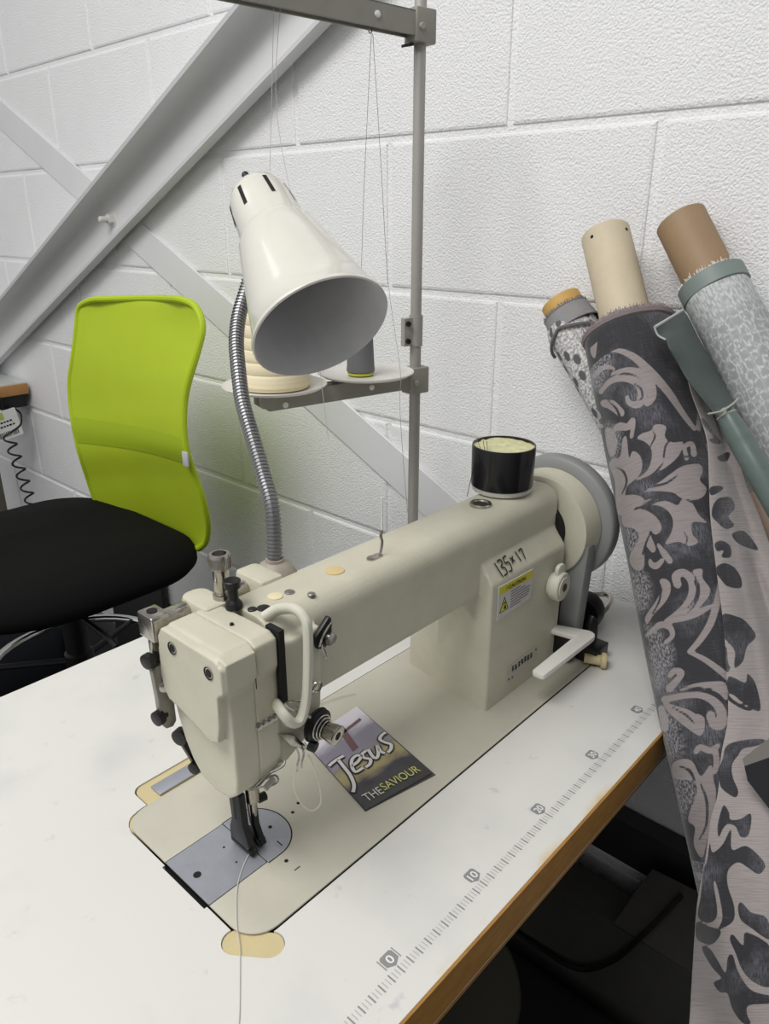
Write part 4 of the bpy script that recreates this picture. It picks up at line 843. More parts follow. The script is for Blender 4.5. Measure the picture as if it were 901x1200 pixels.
[(0.4266,0.0750),(0.4298,0.0765),(0.4343,0.0778),(0.4385,0.0809),(0.4421,0.0795),(0.4459,0.0798),(0.4486,0.0793),(0.4505,0.0683),(0.4480,0.0604),(0.4453,0.0588),(0.4414,0.0570),(0.4372,0.0557),(0.4328,0.0570),(0.4285,0.0587),(0.4255,0.0604),(0.4241,0.0668)],
[(0.4358,0.0234),(0.4402,0.0159),(0.4506,0.0190),(0.4528,0.0262),(0.4448,0.0308)],
[(0.4377,0.0136),(0.4405,0.0136),(0.4447,0.0134),(0.4490,0.0122),(0.4516,0.0090),(0.4527,0.0054),(0.4520,0.0014),(0.4492,-0.0018),(0.4458,-0.0038),(0.4435,-0.0050),(0.4404,-0.0039),(0.4412,-0.0005),(0.4434,0.0007),(0.4461,0.0022),(0.4471,0.0030),(0.4466,0.0036),(0.4457,0.0051),(0.4448,0.0057),(0.4430,0.0059),(0.4397,0.0057),(0.4370,0.0054),(0.4340,0.0094)],
[(0.4720,0.0296),(0.4708,0.0283),(0.4695,0.0269),(0.4693,0.0266),(0.4701,0.0249),(0.4719,0.0216),(0.4730,0.0174),(0.4716,0.0131),(0.4694,0.0099),(0.4679,0.0079),(0.4652,0.0073),(0.4644,0.0097),(0.4654,0.0118),(0.4667,0.0146),(0.4671,0.0165),(0.4664,0.0185),(0.4648,0.0218),(0.4638,0.0259),(0.4657,0.0301),(0.4683,0.0323),(0.4699,0.0334),(0.4724,0.0327)],
[(0.4702,0.0155),(0.4733,0.0158),(0.4776,0.0161),(0.4811,0.0167),(0.4840,0.0176),(0.4870,0.0189),(0.4891,0.0199),(0.4914,0.0190),(0.4907,0.0163),(0.4887,0.0148),(0.4856,0.0128),(0.4818,0.0110),(0.4773,0.0104),(0.4728,0.0102),(0.4697,0.0101),(0.4678,0.0127)],
[(0.4830,0.0684),(0.4764,0.0489),(0.4790,0.0369),(0.4926,0.0317),(0.4829,0.0199),(0.4971,0.0205),(0.5086,0.0209),(0.5311,0.0288),(0.5471,0.0383),(0.5662,0.0504),(0.5557,0.0581),(0.5389,0.0505),(0.5325,0.0580),(0.5083,0.0399),(0.4967,0.0419),(0.4942,0.0724)],
[(0.0382,0.0591),(0.0385,0.0545),(0.0383,0.0491),(0.0386,0.0444),(0.0394,0.0395),(0.0407,0.0342),(0.0415,0.0305),(0.0400,0.0290),(0.0378,0.0305),(0.0365,0.0342),(0.0345,0.0400),(0.0328,0.0466),(0.0328,0.0530),(0.0332,0.0592),(0.0333,0.0640),(0.0356,0.0642)],
[(0.0573,0.0597),(0.0573,0.0549),(0.0568,0.0494),(0.0569,0.0449),(0.0574,0.0409),(0.0586,0.0364),(0.0599,0.0329),(0.0613,0.0300),(0.0631,0.0274),(0.0645,0.0254),(0.0644,0.0238),(0.0628,0.0238),(0.0608,0.0253),(0.0580,0.0278),(0.0553,0.0313),(0.0532,0.0360),(0.0513,0.0415),(0.0499,0.0479),(0.0501,0.0546),(0.0507,0.0614),(0.0509,0.0668),(0.0541,0.0666)],
[(0.1032,0.0687),(0.0997,0.0700),(0.0946,0.0725),(0.0860,0.0873),(0.0901,0.0871),(0.0957,0.0869),(0.1014,0.0869),(0.1058,0.0870),(0.1085,0.0872),(0.1101,0.0874),(0.1152,0.0692),(0.1116,0.0701),(0.1064,0.0809),(0.1022,0.0872),(0.1006,0.0872),(0.0972,0.0872),(0.0925,0.0873),(0.0909,0.0874),(0.0909,0.0872),(0.0945,0.0873),(0.0975,0.0873),(0.1028,0.0763)],
[(0.1192,0.0637),(0.1273,0.0474),(0.1404,0.0432),(0.1532,0.0524),(0.1511,0.0684),(0.1343,0.0721)]]
ROLL_WORN=[[(0.2832,0.0716),(0.2875,0.0517),(0.2986,0.0431),(0.3159,0.0469),(0.3267,0.0611),(0.3201,0.0745),(0.2972,0.0720)],
[(0.3443,0.0645),(0.3478,0.0488),(0.3567,0.0407),(0.3664,0.0482),(0.3626,0.0605)],
[(0.3644,0.0639),(0.3662,0.0352),(0.3813,0.0341),(0.3963,0.0498),(0.4100,0.0660),(0.3883,0.0672)],
[(0.4292,0.0682),(0.4339,0.0526),(0.4427,0.0431),(0.4526,0.0491),(0.4524,0.0700)],
[(0.2372,0.0639),(0.2402,0.0450),(0.2545,0.0443),(0.2634,0.0550),(0.2632,0.0656)],
[(0.4940,0.0683),(0.4955,0.0432),(0.5083,0.0399),(0.5202,0.0487),(0.5299,0.0670),(0.5150,0.0730)],
[(0.4508,0.0750),(0.4536,0.0452),(0.4704,0.0469),(0.4757,0.0711)],
[(0.0268,0.0601),(0.0337,0.0306),(0.0519,0.0261),(0.0675,0.0437),(0.0729,0.0605),(0.0528,0.0750)],
[(0.1166,0.0637),(0.1266,0.0397),(0.1471,0.0390),(0.1592,0.0602),(0.1412,0.0674)],
[(0.0210,0.0107),(0.0158,-0.0055),(0.0198,-0.0272),(0.0292,-0.0172),(0.0319,0.0030)]]
ROLL_VEINS=[[(0.1824,-0.0026),(0.1849,0.0006),(0.1883,0.0051),(0.1909,0.0096),(0.1922,0.0145),(0.1927,0.0199),(0.1929,0.0239),(0.1939,0.0246),(0.1948,0.0237),(0.1949,0.0196),(0.1947,0.0140),(0.1935,0.0086),(0.1903,0.0038),(0.1863,-0.0005),(0.1834,-0.0034),(0.1826,-0.0034)],
[(0.1983,-0.0134),(0.2000,-0.0102),(0.2022,-0.0058),(0.2038,-0.0011),(0.2045,0.0045),(0.2045,0.0109),(0.2044,0.0155),(0.2053,0.0162),(0.2062,0.0155),(0.2066,0.0109),(0.2069,0.0044),(0.2064,-0.0016),(0.2043,-0.0066),(0.2016,-0.0110),(0.1995,-0.0139),(0.1987,-0.0141)],
[(0.2228,0.0408),(0.2228,0.0343),(0.2225,0.0261),(0.2224,0.0190),(0.2225,0.0133),(0.2230,0.0083),(0.2239,0.0041),(0.2256,0.0007),(0.2280,-0.0021),(0.2297,-0.0041),(0.2295,-0.0049),(0.2287,-0.0050),(0.2266,-0.0032),(0.2238,-0.0005),(0.2214,0.0032),(0.2202,0.0079),(0.2195,0.0133),(0.2192,0.0192),(0.2197,0.0265),(0.2205,0.0348),(0.2209,0.0413),(0.2219,0.0420)],
[(0.1776,-0.0220),(0.1795,-0.0251),(0.1821,-0.0299),(0.1843,-0.0347),(0.1854,-0.0396),(0.1860,-0.0447),(0.1863,-0.0485),(0.1854,-0.0501),(0.1844,-0.0497),(0.1838,-0.0459),(0.1829,-0.0410),(0.1816,-0.0363),(0.1799,-0.0312),(0.1778,-0.0262),(0.1763,-0.0227),(0.1767,-0.0219)],
[(0.2279,-0.0164),(0.2294,-0.0188),(0.2313,-0.0225),(0.2332,-0.0262),(0.2344,-0.0304),(0.2354,-0.0347),(0.2360,-0.0379),(0.2351,-0.0395),(0.2338,-0.0391),(0.2329,-0.0360),(0.2316,-0.0318),(0.2302,-0.0278),(0.2287,-0.0239),(0.2270,-0.0201),(0.2259,-0.0175),(0.2265,-0.0162)],
[(0.0888,0.0076),(0.0910,0.0061),(0.0939,0.0041),(0.0967,0.0029),(0.0997,0.0026),(0.1031,0.0029),(0.1055,0.0036),(0.1066,0.0047),(0.1072,0.0065),(0.1076,0.0080),(0.1084,0.0084),(0.1091,0.0077),(0.1090,0.0061),(0.1086,0.0038),(0.1069,0.0017),(0.1037,0.0005),(0.0998,0.0000),(0.0960,0.0003),(0.0925,0.0021),(0.0896,0.0045),(0.0876,0.0063),(0.0876,0.0074)],
[(0.0939,0.0450),(0.0976,0.0422),(0.1027,0.0385),(0.1073,0.0359),(0.1118,0.0343),(0.1164,0.0335),(0.1197,0.0329),(0.1208,0.0313),(0.1199,0.0301),(0.1166,0.0305),(0.1119,0.0312),(0.1068,0.0327),(0.1019,0.0360),(0.0969,0.0402),(0.0934,0.0434),(0.0930,0.0448)],
[(0.1679,0.0591),(0.1707,0.0547),(0.1743,0.0495),(0.1778,0.0464),(0.1814,0.0448),(0.1856,0.0441),(0.1895,0.0448),(0.1934,0.0481),(0.1971,0.0536),(0.1995,0.0583),(0.2005,0.0579),(0.2009,0.0561),(0.1986,0.0513),(0.1950,0.0456),(0.1909,0.0418),(0.1863,0.0407),(0.1816,0.0412),(0.1770,0.0429),(0.1730,0.0472),(0.1695,0.0529),(0.1670,0.0576),(0.1669,0.0594)],
[(0.2498,0.0266),(0.2520,0.0290),(0.2552,0.0325),(0.2587,0.0361),(0.2628,0.0395),(0.2672,0.0430),(0.2702,0.0455),(0.2714,0.0449),(0.2714,0.0433),(0.2684,0.0407),(0.2641,0.0373),(0.2601,0.0339),(0.2566,0.0308),(0.2532,0.0277),(0.2508,0.0255),(0.2499,0.0257)],
[(0.2583,-0.0049),(0.2603,-0.0056),(0.2630,-0.0065),(0.2653,-0.0069),(0.2674,-0.0066),(0.2696,-0.0056),(0.2713,-0.0049),(0.2720,-0.0052),(0.2718,-0.0060),(0.2703,-0.0070),(0.2679,-0.0082),(0.2652,-0.0090),(0.2623,-0.0082),(0.2596,-0.0070),(0.2577,-0.0060),(0.2575,-0.0052)],
[(0.3091,-0.0036),(0.3115,-0.0041),(0.3147,-0.0047),(0.3178,-0.0046),(0.3208,-0.0037),(0.3241,-0.0022),(0.3271,-0.0002),(0.3299,0.0025),(0.3325,0.0057),(0.3343,0.0080),(0.3351,0.0081),(0.3353,0.0074),(0.3337,0.0049),(0.3313,0.0015),(0.3285,-0.0016),(0.3252,-0.0039),(0.3216,-0.0058),(0.3179,-0.0069),(0.3142,-0.0066),(0.3109,-0.0056),(0.3087,-0.0048),(0.3084,-0.0040)],
[(0.3106,0.0292),(0.3136,0.0309),(0.3179,0.0334),(0.3220,0.0365),(0.3261,0.0406),(0.3300,0.0458),(0.3328,0.0499),(0.3337,0.0497),(0.3338,0.0484),(0.3312,0.0442),(0.3274,0.0388),(0.3233,0.0344),(0.3188,0.0315),(0.3143,0.0293),(0.3111,0.0279),(0.3104,0.0283)],
[(0.4135,0.0325),(0.4132,0.0275),(0.4129,0.0210),(0.4129,0.0152),(0.4135,0.0102),(0.4146,0.0056),(0.4153,0.0023),(0.4148,0.0017),(0.4141,0.0020),(0.4132,0.0051),(0.4119,0.0097),(0.4109,0.0149),(0.4111,0.0209),(0.4117,0.0275),(0.4122,0.0325),(0.4129,0.0330)],
[(0.4275,0.0476),(0.4298,0.0437),(0.4330,0.0386),(0.4361,0.0345),(0.4391,0.0315),(0.4422,0.0291),(0.4444,0.0274),(0.4444,0.0263),(0.4434,0.0259),(0.4411,0.0273),(0.4377,0.0295),(0.4344,0.0324),(0.4314,0.0369),(0.4285,0.0422),(0.4265,0.0464),(0.4267,0.0476)],
[(0.4993,0.0348),(0.5034,0.0341),(0.5093,0.0332),(0.5154,0.0332),(0.5220,0.0341),(0.5292,0.0360),(0.5356,0.0384),(0.5412,0.0420),(0.5463,0.0465),(0.5499,0.0500),(0.5507,0.0497),(0.5504,0.0483),(0.5469,0.0446),(0.5418,0.0398),(0.5360,0.0358),(0.5293,0.0332),(0.5219,0.0311),(0.5150,0.0300),(0.5085,0.0305),(0.5027,0.0320),(0.4988,0.0331),(0.4985,0.0341)],
[(0.4832,0.0558),(0.4844,0.0519),(0.4861,0.0471),(0.4882,0.0439),(0.4910,0.0421),(0.4945,0.0409),(0.4970,0.0401),(0.4974,0.0388),(0.4963,0.0378),(0.4936,0.0381),(0.4898,0.0389),(0.4862,0.0406),(0.4841,0.0448),(0.4826,0.0501),(0.4818,0.0543),(0.4823,0.0559)],
[(0.1587,-0.0171),(0.1598,-0.0148),(0.1615,-0.0115),(0.1644,-0.0084),(0.1690,-0.0062),(0.1743,-0.0044),(0.1781,-0.0032),(0.1791,-0.0038),(0.1786,-0.0049),(0.1750,-0.0062),(0.1698,-0.0081),(0.1657,-0.0101),(0.1632,-0.0126),(0.1613,-0.0155),(0.1599,-0.0177),(0.1590,-0.0179)],
[(0.1459,0.0005),(0.1478,0.0002),(0.1505,-0.0001),(0.1528,0.0003),(0.1556,0.0018),(0.1586,0.0043),(0.1608,0.0061),(0.1617,0.0060),(0.1618,0.0051),(0.1598,0.0031),(0.1569,0.0004),(0.1537,-0.0017),(0.1504,-0.0020),(0.1475,-0.0013),(0.1456,-0.0008),(0.1452,-0.0000)]]
FLAP_MOTIFS=[[(0.500,0.760),(0.590,0.700),(0.800,0.664),(0.980,0.670),(0.890,0.736),(0.710,0.775),(0.650,0.850),(0.575,0.970),(0.590,1.120),(0.650,1.270),(0.620,1.345),(0.530,1.300),(0.440,1.210),(0.425,1.030),(0.470,0.880)],
[(0.410,1.690),(0.440,1.540),(0.485,1.435),(0.545,1.525),(0.560,1.606),(0.680,1.600),(0.800,1.540),(0.776,1.780),(0.680,1.810),(0.620,1.690),(0.530,1.660),(0.470,1.720),(0.425,1.816)],
[(0.320,1.870),(0.350,1.990),(0.470,1.900),(0.566,1.720),(0.578,1.960),(0.740,1.915),(0.890,2.020),(0.965,2.140),(0.890,2.236),(0.770,2.170),(0.650,2.110),(0.536,2.200),(0.530,2.380),(0.605,2.620),(0.590,2.800),(0.425,2.890),(0.470,2.740),(0.404,2.380),(0.365,2.350),(0.410,2.710),(0.320,2.815),(0.185,2.740),(0.215,2.500),(0.245,2.200),(0.290,2.080)],
[(0.170,2.800),(0.320,2.860),(0.455,2.920),(0.365,3.064),(0.245,3.055),(0.164,2.980)],
[(0.650,2.620),(0.695,2.575),(0.800,2.680),(0.980,2.740),(1.025,2.995),(0.800,2.860),(0.680,2.770)],
[(0.554,3.010),(0.590,2.950),(0.710,3.070),(0.746,2.914),(1.040,3.100),(1.040,3.520),(0.860,3.505),(0.710,3.370),(0.620,3.160)],
[(0.230,3.115),(0.320,3.115),(0.410,3.250),(0.506,3.400),(0.530,3.220),(0.590,3.190),(0.650,3.370),(0.800,3.580),(1.040,3.655),(1.040,3.736),(0.770,3.760),(0.770,3.910),(0.836,3.985),(0.710,3.970),(0.590,3.820),(0.530,3.640),(0.440,3.625),(0.365,3.520),(0.455,3.460),(0.350,3.340)],
[(0.350,-2.075),(0.425,-2.163),(0.550,-2.175),(0.605,-2.050),(0.530,-1.950),(0.600,-1.850),(0.500,-1.800),(0.400,-1.875),(0.338,-1.950)],
[(0.575,-1.750),(0.700,-1.775),(0.825,-1.650),(0.880,-1.545),(0.700,-1.600),(0.600,-1.675)],
[(0.370,-1.625),(0.450,-1.663),(0.550,-1.600),(0.555,-1.475),(0.450,-1.470),(0.475,-1.550),(0.400,-1.538)],
[(0.375,-1.325),(0.475,-1.400),(0.600,-1.350),(0.680,-1.225),(0.675,-1.113),(0.525,-1.125),(0.450,-1.200)],
[(0.463,-0.800),(0.625,-0.775),(0.725,-0.725),(0.855,-0.550),(0.750,-0.425),(0.700,-0.250),(0.600,-0.175),(0.605,-0.375),(0.500,-0.500),(0.458,-0.600)],
[(0.475,-0.425),(0.512,-0.400),(0.530,-0.225),(0.555,-0.175),(0.520,-0.120),(0.475,-0.200)],
[(0.537,-0.075),(0.725,0.000),(0.755,-0.105),(0.855,0.025),(0.905,0.330),(0.725,0.250),(0.600,0.150),(0.525,0.100)],
[(0.512,0.125),(0.625,0.225),(0.850,0.330),(0.700,0.312),(0.525,0.200)],
[(0.320,-2.288),(0.475,-2.300),(0.412,-2.225),(0.325,-2.195)],
[(0.212,-3.100),(0.275,-3.050),(0.400,-2.875),(0.450,-2.812),(0.350,-2.800),(0.300,-2.850),(0.350,-2.875),(0.250,-3.000)],
[(0.400,-2.650),(0.550,-2.700),(0.525,-2.600),(0.425,-2.600)]]
FLAP_GRID=[[(0.5313,0.0531,0.3488),(0.5336,0.0523,0.3486),(0.5360,0.0515,0.3484),(0.5387,0.0508,0.3481),(0.5416,0.0502,0.3478),(0.5448,0.0497,0.3474),(0.5485,0.0493,0.3470),(0.5527,0.0492,0.3464)],
[(0.5192,0.0371,0.3233),(0.5227,0.0358,0.3229),(0.5266,0.0346,0.3225),(0.5310,0.0337,0.3219),(0.5363,0.0330,0.3212),(0.5429,0.0327,0.3201),(0.5535,0.0338,0.3183),(0.5630,0.0345,0.3166)],
[(0.5123,0.0208,0.2994),(0.5177,0.0192,0.2987),(0.5241,0.0181,0.2977),(0.5328,0.0176,0.2961),(0.5516,0.0204,0.2921),(0.5522,0.0171,0.2926),(0.5527,0.0139,0.2930),(0.5533,0.0106,0.2935)],
[(0.5020,0.0061,0.2764),(0.5081,0.0043,0.2754),(0.5159,0.0030,0.2740),(0.5277,0.0030,0.2715),(0.5410,0.0034,0.2686),(0.5417,-0.0003,0.2691),(0.5424,-0.0040,0.2697),(0.5430,-0.0076,0.2703)],
[(0.4763,-0.0103,0.2442),(0.4822,-0.0134,0.2434),(0.4894,-0.0162,0.2422),(0.4988,-0.0183,0.2403),(0.5151,-0.0185,0.2362),(0.5255,-0.0205,0.2340),(0.5264,-0.0254,0.2349),(0.5273,-0.0302,0.2358)],
[(0.4581,-0.0219,0.2195),(0.4646,-0.0264,0.2188),(0.4727,-0.0305,0.2176),(0.4832,-0.0339,0.2155),(0.5016,-0.0352,0.2105),(0.5137,-0.0385,0.2079),(0.5149,-0.0448,0.2092),(0.5161,-0.0510,0.2105)],
[(0.4409,-0.0360,0.1916),(0.4477,-0.0417,0.1911),(0.4562,-0.0468,0.1899),(0.4674,-0.0513,0.1875),(0.4869,-0.0538,0.1819),(0.5004,-0.0580,0.1787),(0.5019,-0.0653,0.1804),(0.5033,-0.0725,0.1821)],
[(0.4253,-0.0503,0.1642),(0.4327,-0.0572,0.1638),(0.4422,-0.0636,0.1625),(0.4553,-0.0692,0.1595),(0.4861,-0.0706,0.1487),(0.4881,-0.0793,0.1509),(0.4899,-0.0878,0.1531),(0.4915,-0.0963,0.1554)],
[(0.4049,-0.0693,0.1275),(0.4127,-0.0777,0.1275),(0.4230,-0.0855,0.1262),(0.4375,-0.0925,0.1227),(0.4688,-0.0960,0.1107),(0.4712,-0.1060,0.1136),(0.4734,-0.1158,0.1165),(0.4753,-0.1256,0.1195)],
[(0.3858,-0.0838,0.0948),(0.3937,-0.0938,0.0954),(0.4042,-0.1032,0.0945),(0.4191,-0.1118,0.0911),(0.4533,-0.1169,0.0769),(0.4562,-0.1282,0.0805),(0.4588,-0.1394,0.0842),(0.4611,-0.1505,0.0880)],
[(0.3658,-0.0982,0.0591),(0.3733,-0.1100,0.0609),(0.3837,-0.1211,0.0608),(0.3984,-0.1314,0.0579),(0.4283,-0.1394,0.0455),(0.4399,-0.1507,0.0449),(0.4430,-0.1632,0.0495),(0.4457,-0.1755,0.0542)],
[(0.3458,-0.1038,0.0298),(0.3517,-0.1173,0.0337),(0.3603,-0.1301,0.0356),(0.3722,-0.1421,0.0350),(0.3898,-0.1533,0.0306),(0.4253,-0.1624,0.0143),(0.4290,-0.1760,0.0195),(0.4323,-0.1894,0.0250)],
[(0.3281,-0.1117,0.0012),(0.3326,-0.1262,0.0070),(0.3398,-0.1399,0.0105),(0.3499,-0.1528,0.0117),(0.3638,-0.1652,0.0100),(0.3857,-0.1767,0.0025),(0.4150,-0.1879,-0.0101),(0.4188,-0.2018,-0.0041)],
[(0.3175,-0.1129,-0.0208),(0.3204,-0.1288,-0.0126),(0.3265,-0.1437,-0.0073),(0.3355,-0.1577,-0.0046),(0.3480,-0.1711,-0.0048),(0.3661,-0.1839,-0.0093),(0.4056,-0.1950,-0.0298),(0.4098,-0.2097,-0.0233)],
[(0.3049,-0.1181,-0.0592),(0.3048,-0.1356,-0.0467),(0.3092,-0.1516,-0.0387),(0.3167,-0.1667,-0.0339),(0.3275,-0.1810,-0.0321),(0.3426,-0.1948,-0.0340),(0.3672,-0.2080,-0.0437),(0.3947,-0.2216,-0.0553)],
[(0.2978,-0.1206,-0.1046),(0.2914,-0.1409,-0.0835),(0.2932,-0.1584,-0.0714),(0.2991,-0.1746,-0.0639),(0.3085,-0.1900,-0.0598),(0.3216,-0.2048,-0.0595),(0.3411,-0.2192,-0.0647),(0.3798,-0.2332,-0.0866)],
[(0.3057,-0.1232,-0.1585),(0.2815,-0.1480,-0.1156),(0.2809,-0.1663,-0.0997),(0.2856,-0.1830,-0.0899),(0.2939,-0.1989,-0.0842),(0.3057,-0.2141,-0.0823),(0.3226,-0.2290,-0.0852),(0.3546,-0.2437,-0.1021)],
[(0.2872,-0.1325,-0.1883),(0.2730,-0.1554,-0.1533),(0.2686,-0.1748,-0.1313),(0.2717,-0.1921,-0.1186),(0.2788,-0.2083,-0.1109),(0.2894,-0.2239,-0.1072),(0.3043,-0.2392,-0.1081),(0.3277,-0.2544,-0.1174)],
[(0.2704,-0.1408,-0.2149),(0.2709,-0.1612,-0.1954),(0.2584,-0.1823,-0.1613),(0.2597,-0.2001,-0.1452),(0.2657,-0.2167,-0.1353),(0.2754,-0.2327,-0.1300),(0.2889,-0.2483,-0.1292),(0.3089,-0.2639,-0.1352)],
[(0.2344,-0.1569,-0.2697),(0.2486,-0.1757,-0.2659),(0.2433,-0.1966,-0.2354),(0.2365,-0.2160,-0.2047),(0.2396,-0.2335,-0.1886),(0.2472,-0.2500,-0.1790),(0.2584,-0.2662,-0.1745),(0.2741,-0.2824,-0.1756)]]
FLAP_CHART=[[(0.020,-3.720),(0.039,-3.720),(0.057,-3.720),(0.076,-3.720),(0.094,-3.720),(0.113,-3.720),(0.131,-3.720),(0.150,-3.720)],
[(0.100,-3.400),(0.129,-3.400),(0.157,-3.400),(0.186,-3.400),(0.214,-3.400),(0.243,-3.400),(0.271,-3.400),(0.300,-3.400)],
[(0.210,-3.100),(0.249,-3.100),(0.287,-3.100),(0.326,-3.100),(0.364,-3.100),(0.403,-3.100),(0.441,-3.100),(0.480,-3.100)],
[(0.290,-2.800),(0.334,-2.800),(0.379,-2.800),(0.423,-2.800),(0.467,-2.800),(0.511,-2.800),(0.556,-2.800),(0.600,-2.800)],
[(0.310,-2.350),(0.370,-2.350),(0.430,-2.350),(0.490,-2.350),(0.550,-2.350),(0.610,-2.350),(0.670,-2.350),(0.730,-2.350)],
[(0.320,-2.000),(0.400,-2.000),(0.480,-2.000),(0.560,-2.000),(0.640,-2.000),(0.720,-2.000),(0.800,-2.000),(0.880,-2.000)],
[(0.360,-1.600),(0.456,-1.600),(0.551,-1.600),(0.647,-1.600),(0.743,-1.600),(0.839,-1.600),(0.934,-1.600),(1.030,-1.600)],
[(0.410,-1.200),(0.526,-1.200),(0.641,-1.200),(0.757,-1.200),(0.873,-1.200),(0.989,-1.200),(1.104,-1.200),(1.220,-1.200)],
[(0.480,-0.650),(0.619,-0.650),(0.757,-0.650),(0.896,-0.650),(1.034,-0.650),(1.173,-0.650),(1.311,-0.650),(1.450,-0.650)],
[(0.510,-0.150),(0.673,-0.150),(0.836,-0.150),(0.999,-0.150),(1.161,-0.150),(1.324,-0.150),(1.487,-0.150),(1.650,-0.150)],
[(0.530,0.400),(0.719,0.400),(0.907,0.400),(1.096,0.400),(1.284,0.400),(1.473,0.400),(1.661,0.400),(1.850,0.400)],
[(0.450,0.850),(0.660,0.850),(0.870,0.850),(1.080,0.850),(1.290,0.850),(1.500,0.850),(1.710,0.850),(1.920,0.850)],
[(0.410,1.300),(0.633,1.300),(0.856,1.300),(1.079,1.300),(1.301,1.300),(1.524,1.300),(1.747,1.300),(1.970,1.300)],
[(0.330,1.600),(0.569,1.600),(0.807,1.600),(1.046,1.600),(1.284,1.600),(1.523,1.600),(1.761,1.600),(2.000,1.600)],
[(0.260,2.100),(0.513,2.100),(0.766,2.100),(1.019,2.100),(1.271,2.100),(1.524,2.100),(1.777,2.100),(2.030,2.100)],
[(0.170,2.600),(0.440,2.600),(0.710,2.600),(0.980,2.600),(1.250,2.600),(1.520,2.600),(1.790,2.600),(2.060,2.600)],
[(0.140,3.040),(0.419,3.040),(0.697,3.040),(0.976,3.040),(1.254,3.040),(1.533,3.040),(1.811,3.040),(2.090,3.040)],
[(0.110,3.520),(0.397,3.520),(0.684,3.520),(0.971,3.520),(1.259,3.520),(1.546,3.520),(1.833,3.520),(2.120,3.520)],
[(0.080,3.960),(0.376,3.960),(0.671,3.960),(0.967,3.960),(1.263,3.960),(1.559,3.960),(1.854,3.960),(2.150,3.960)],
[(0.000,4.900),(0.314,4.900),(0.629,4.900),(0.943,4.900),(1.257,4.900),(1.571,4.900),(1.886,4.900),(2.200,4.900)]]
SATIN_GRID=[[(0.4996,0.0780,0.3894),(0.5082,0.0761,0.3922),(0.5188,0.0749,0.3949),(0.5323,0.0748,0.3973),(0.5489,0.0758,0.3993),(0.5675,0.0775,0.4013)],
[(0.4998,0.0734,0.3819),(0.5078,0.0708,0.3850),(0.5176,0.0689,0.3879),(0.5304,0.0682,0.3905),(0.5463,0.0685,0.3927),(0.5642,0.0695,0.3949)],
[(0.4991,0.0643,0.3784),(0.5073,0.0622,0.3802),(0.5174,0.0608,0.3818),(0.5306,0.0604,0.3829),(0.5468,0.0612,0.3837),(0.5650,0.0625,0.3844)],
[(0.4942,0.0563,0.3693),(0.5026,0.0537,0.3703),(0.5129,0.0517,0.3711),(0.5262,0.0507,0.3715),(0.5425,0.0508,0.3714),(0.5609,0.0514,0.3711)],
[(0.4962,0.0461,0.3552),(0.5037,0.0426,0.3559),(0.5130,0.0397,0.3563),(0.5254,0.0379,0.3561),(0.5408,0.0371,0.3555),(0.5583,0.0368,0.3546)],
[(0.4932,0.0329,0.3406),(0.5005,0.0295,0.3410),(0.5097,0.0267,0.3411),(0.5219,0.0249,0.3406),(0.5371,0.0240,0.3396),(0.5544,0.0236,0.3383)],
[(0.4922,0.0181,0.3269),(0.4980,0.0148,0.3275),(0.5057,0.0122,0.3277),(0.5163,0.0105,0.3273),(0.5301,0.0097,0.3263),(0.5458,0.0094,0.3249)],
[(0.4911,0.0046,0.3150),(0.4953,0.0017,0.3162),(0.5014,-0.0006,0.3169),(0.5106,-0.0020,0.3169),(0.5227,-0.0024,0.3163),(0.5369,-0.0023,0.3154)],
[(0.4879,-0.0025,0.3106),(0.4906,-0.0051,0.3120),(0.4952,-0.0072,0.3129),(0.5028,-0.0084,0.3131),(0.5134,-0.0087,0.3127),(0.5260,-0.0084,0.3118)]]
SATIN_TUBE=[(0.4865,-0.0093,0.3181),(0.4836,-0.0188,0.3072),(0.4797,-0.0346,0.2891),(0.4724,-0.0552,0.2671),(0.4658,-0.0812,0.2374),(0.4599,-0.1103,0.2033),(0.4522,-0.1460,0.1601)]
TUBE_TOP=(0.6675,-0.0041,0.1795)
SATIN_STRING=[(0.4851,0.0044,0.3117),(0.4700,-0.0125,0.3199),(0.4864,-0.0166,0.3245),(0.5129,-0.0132,0.3256)]
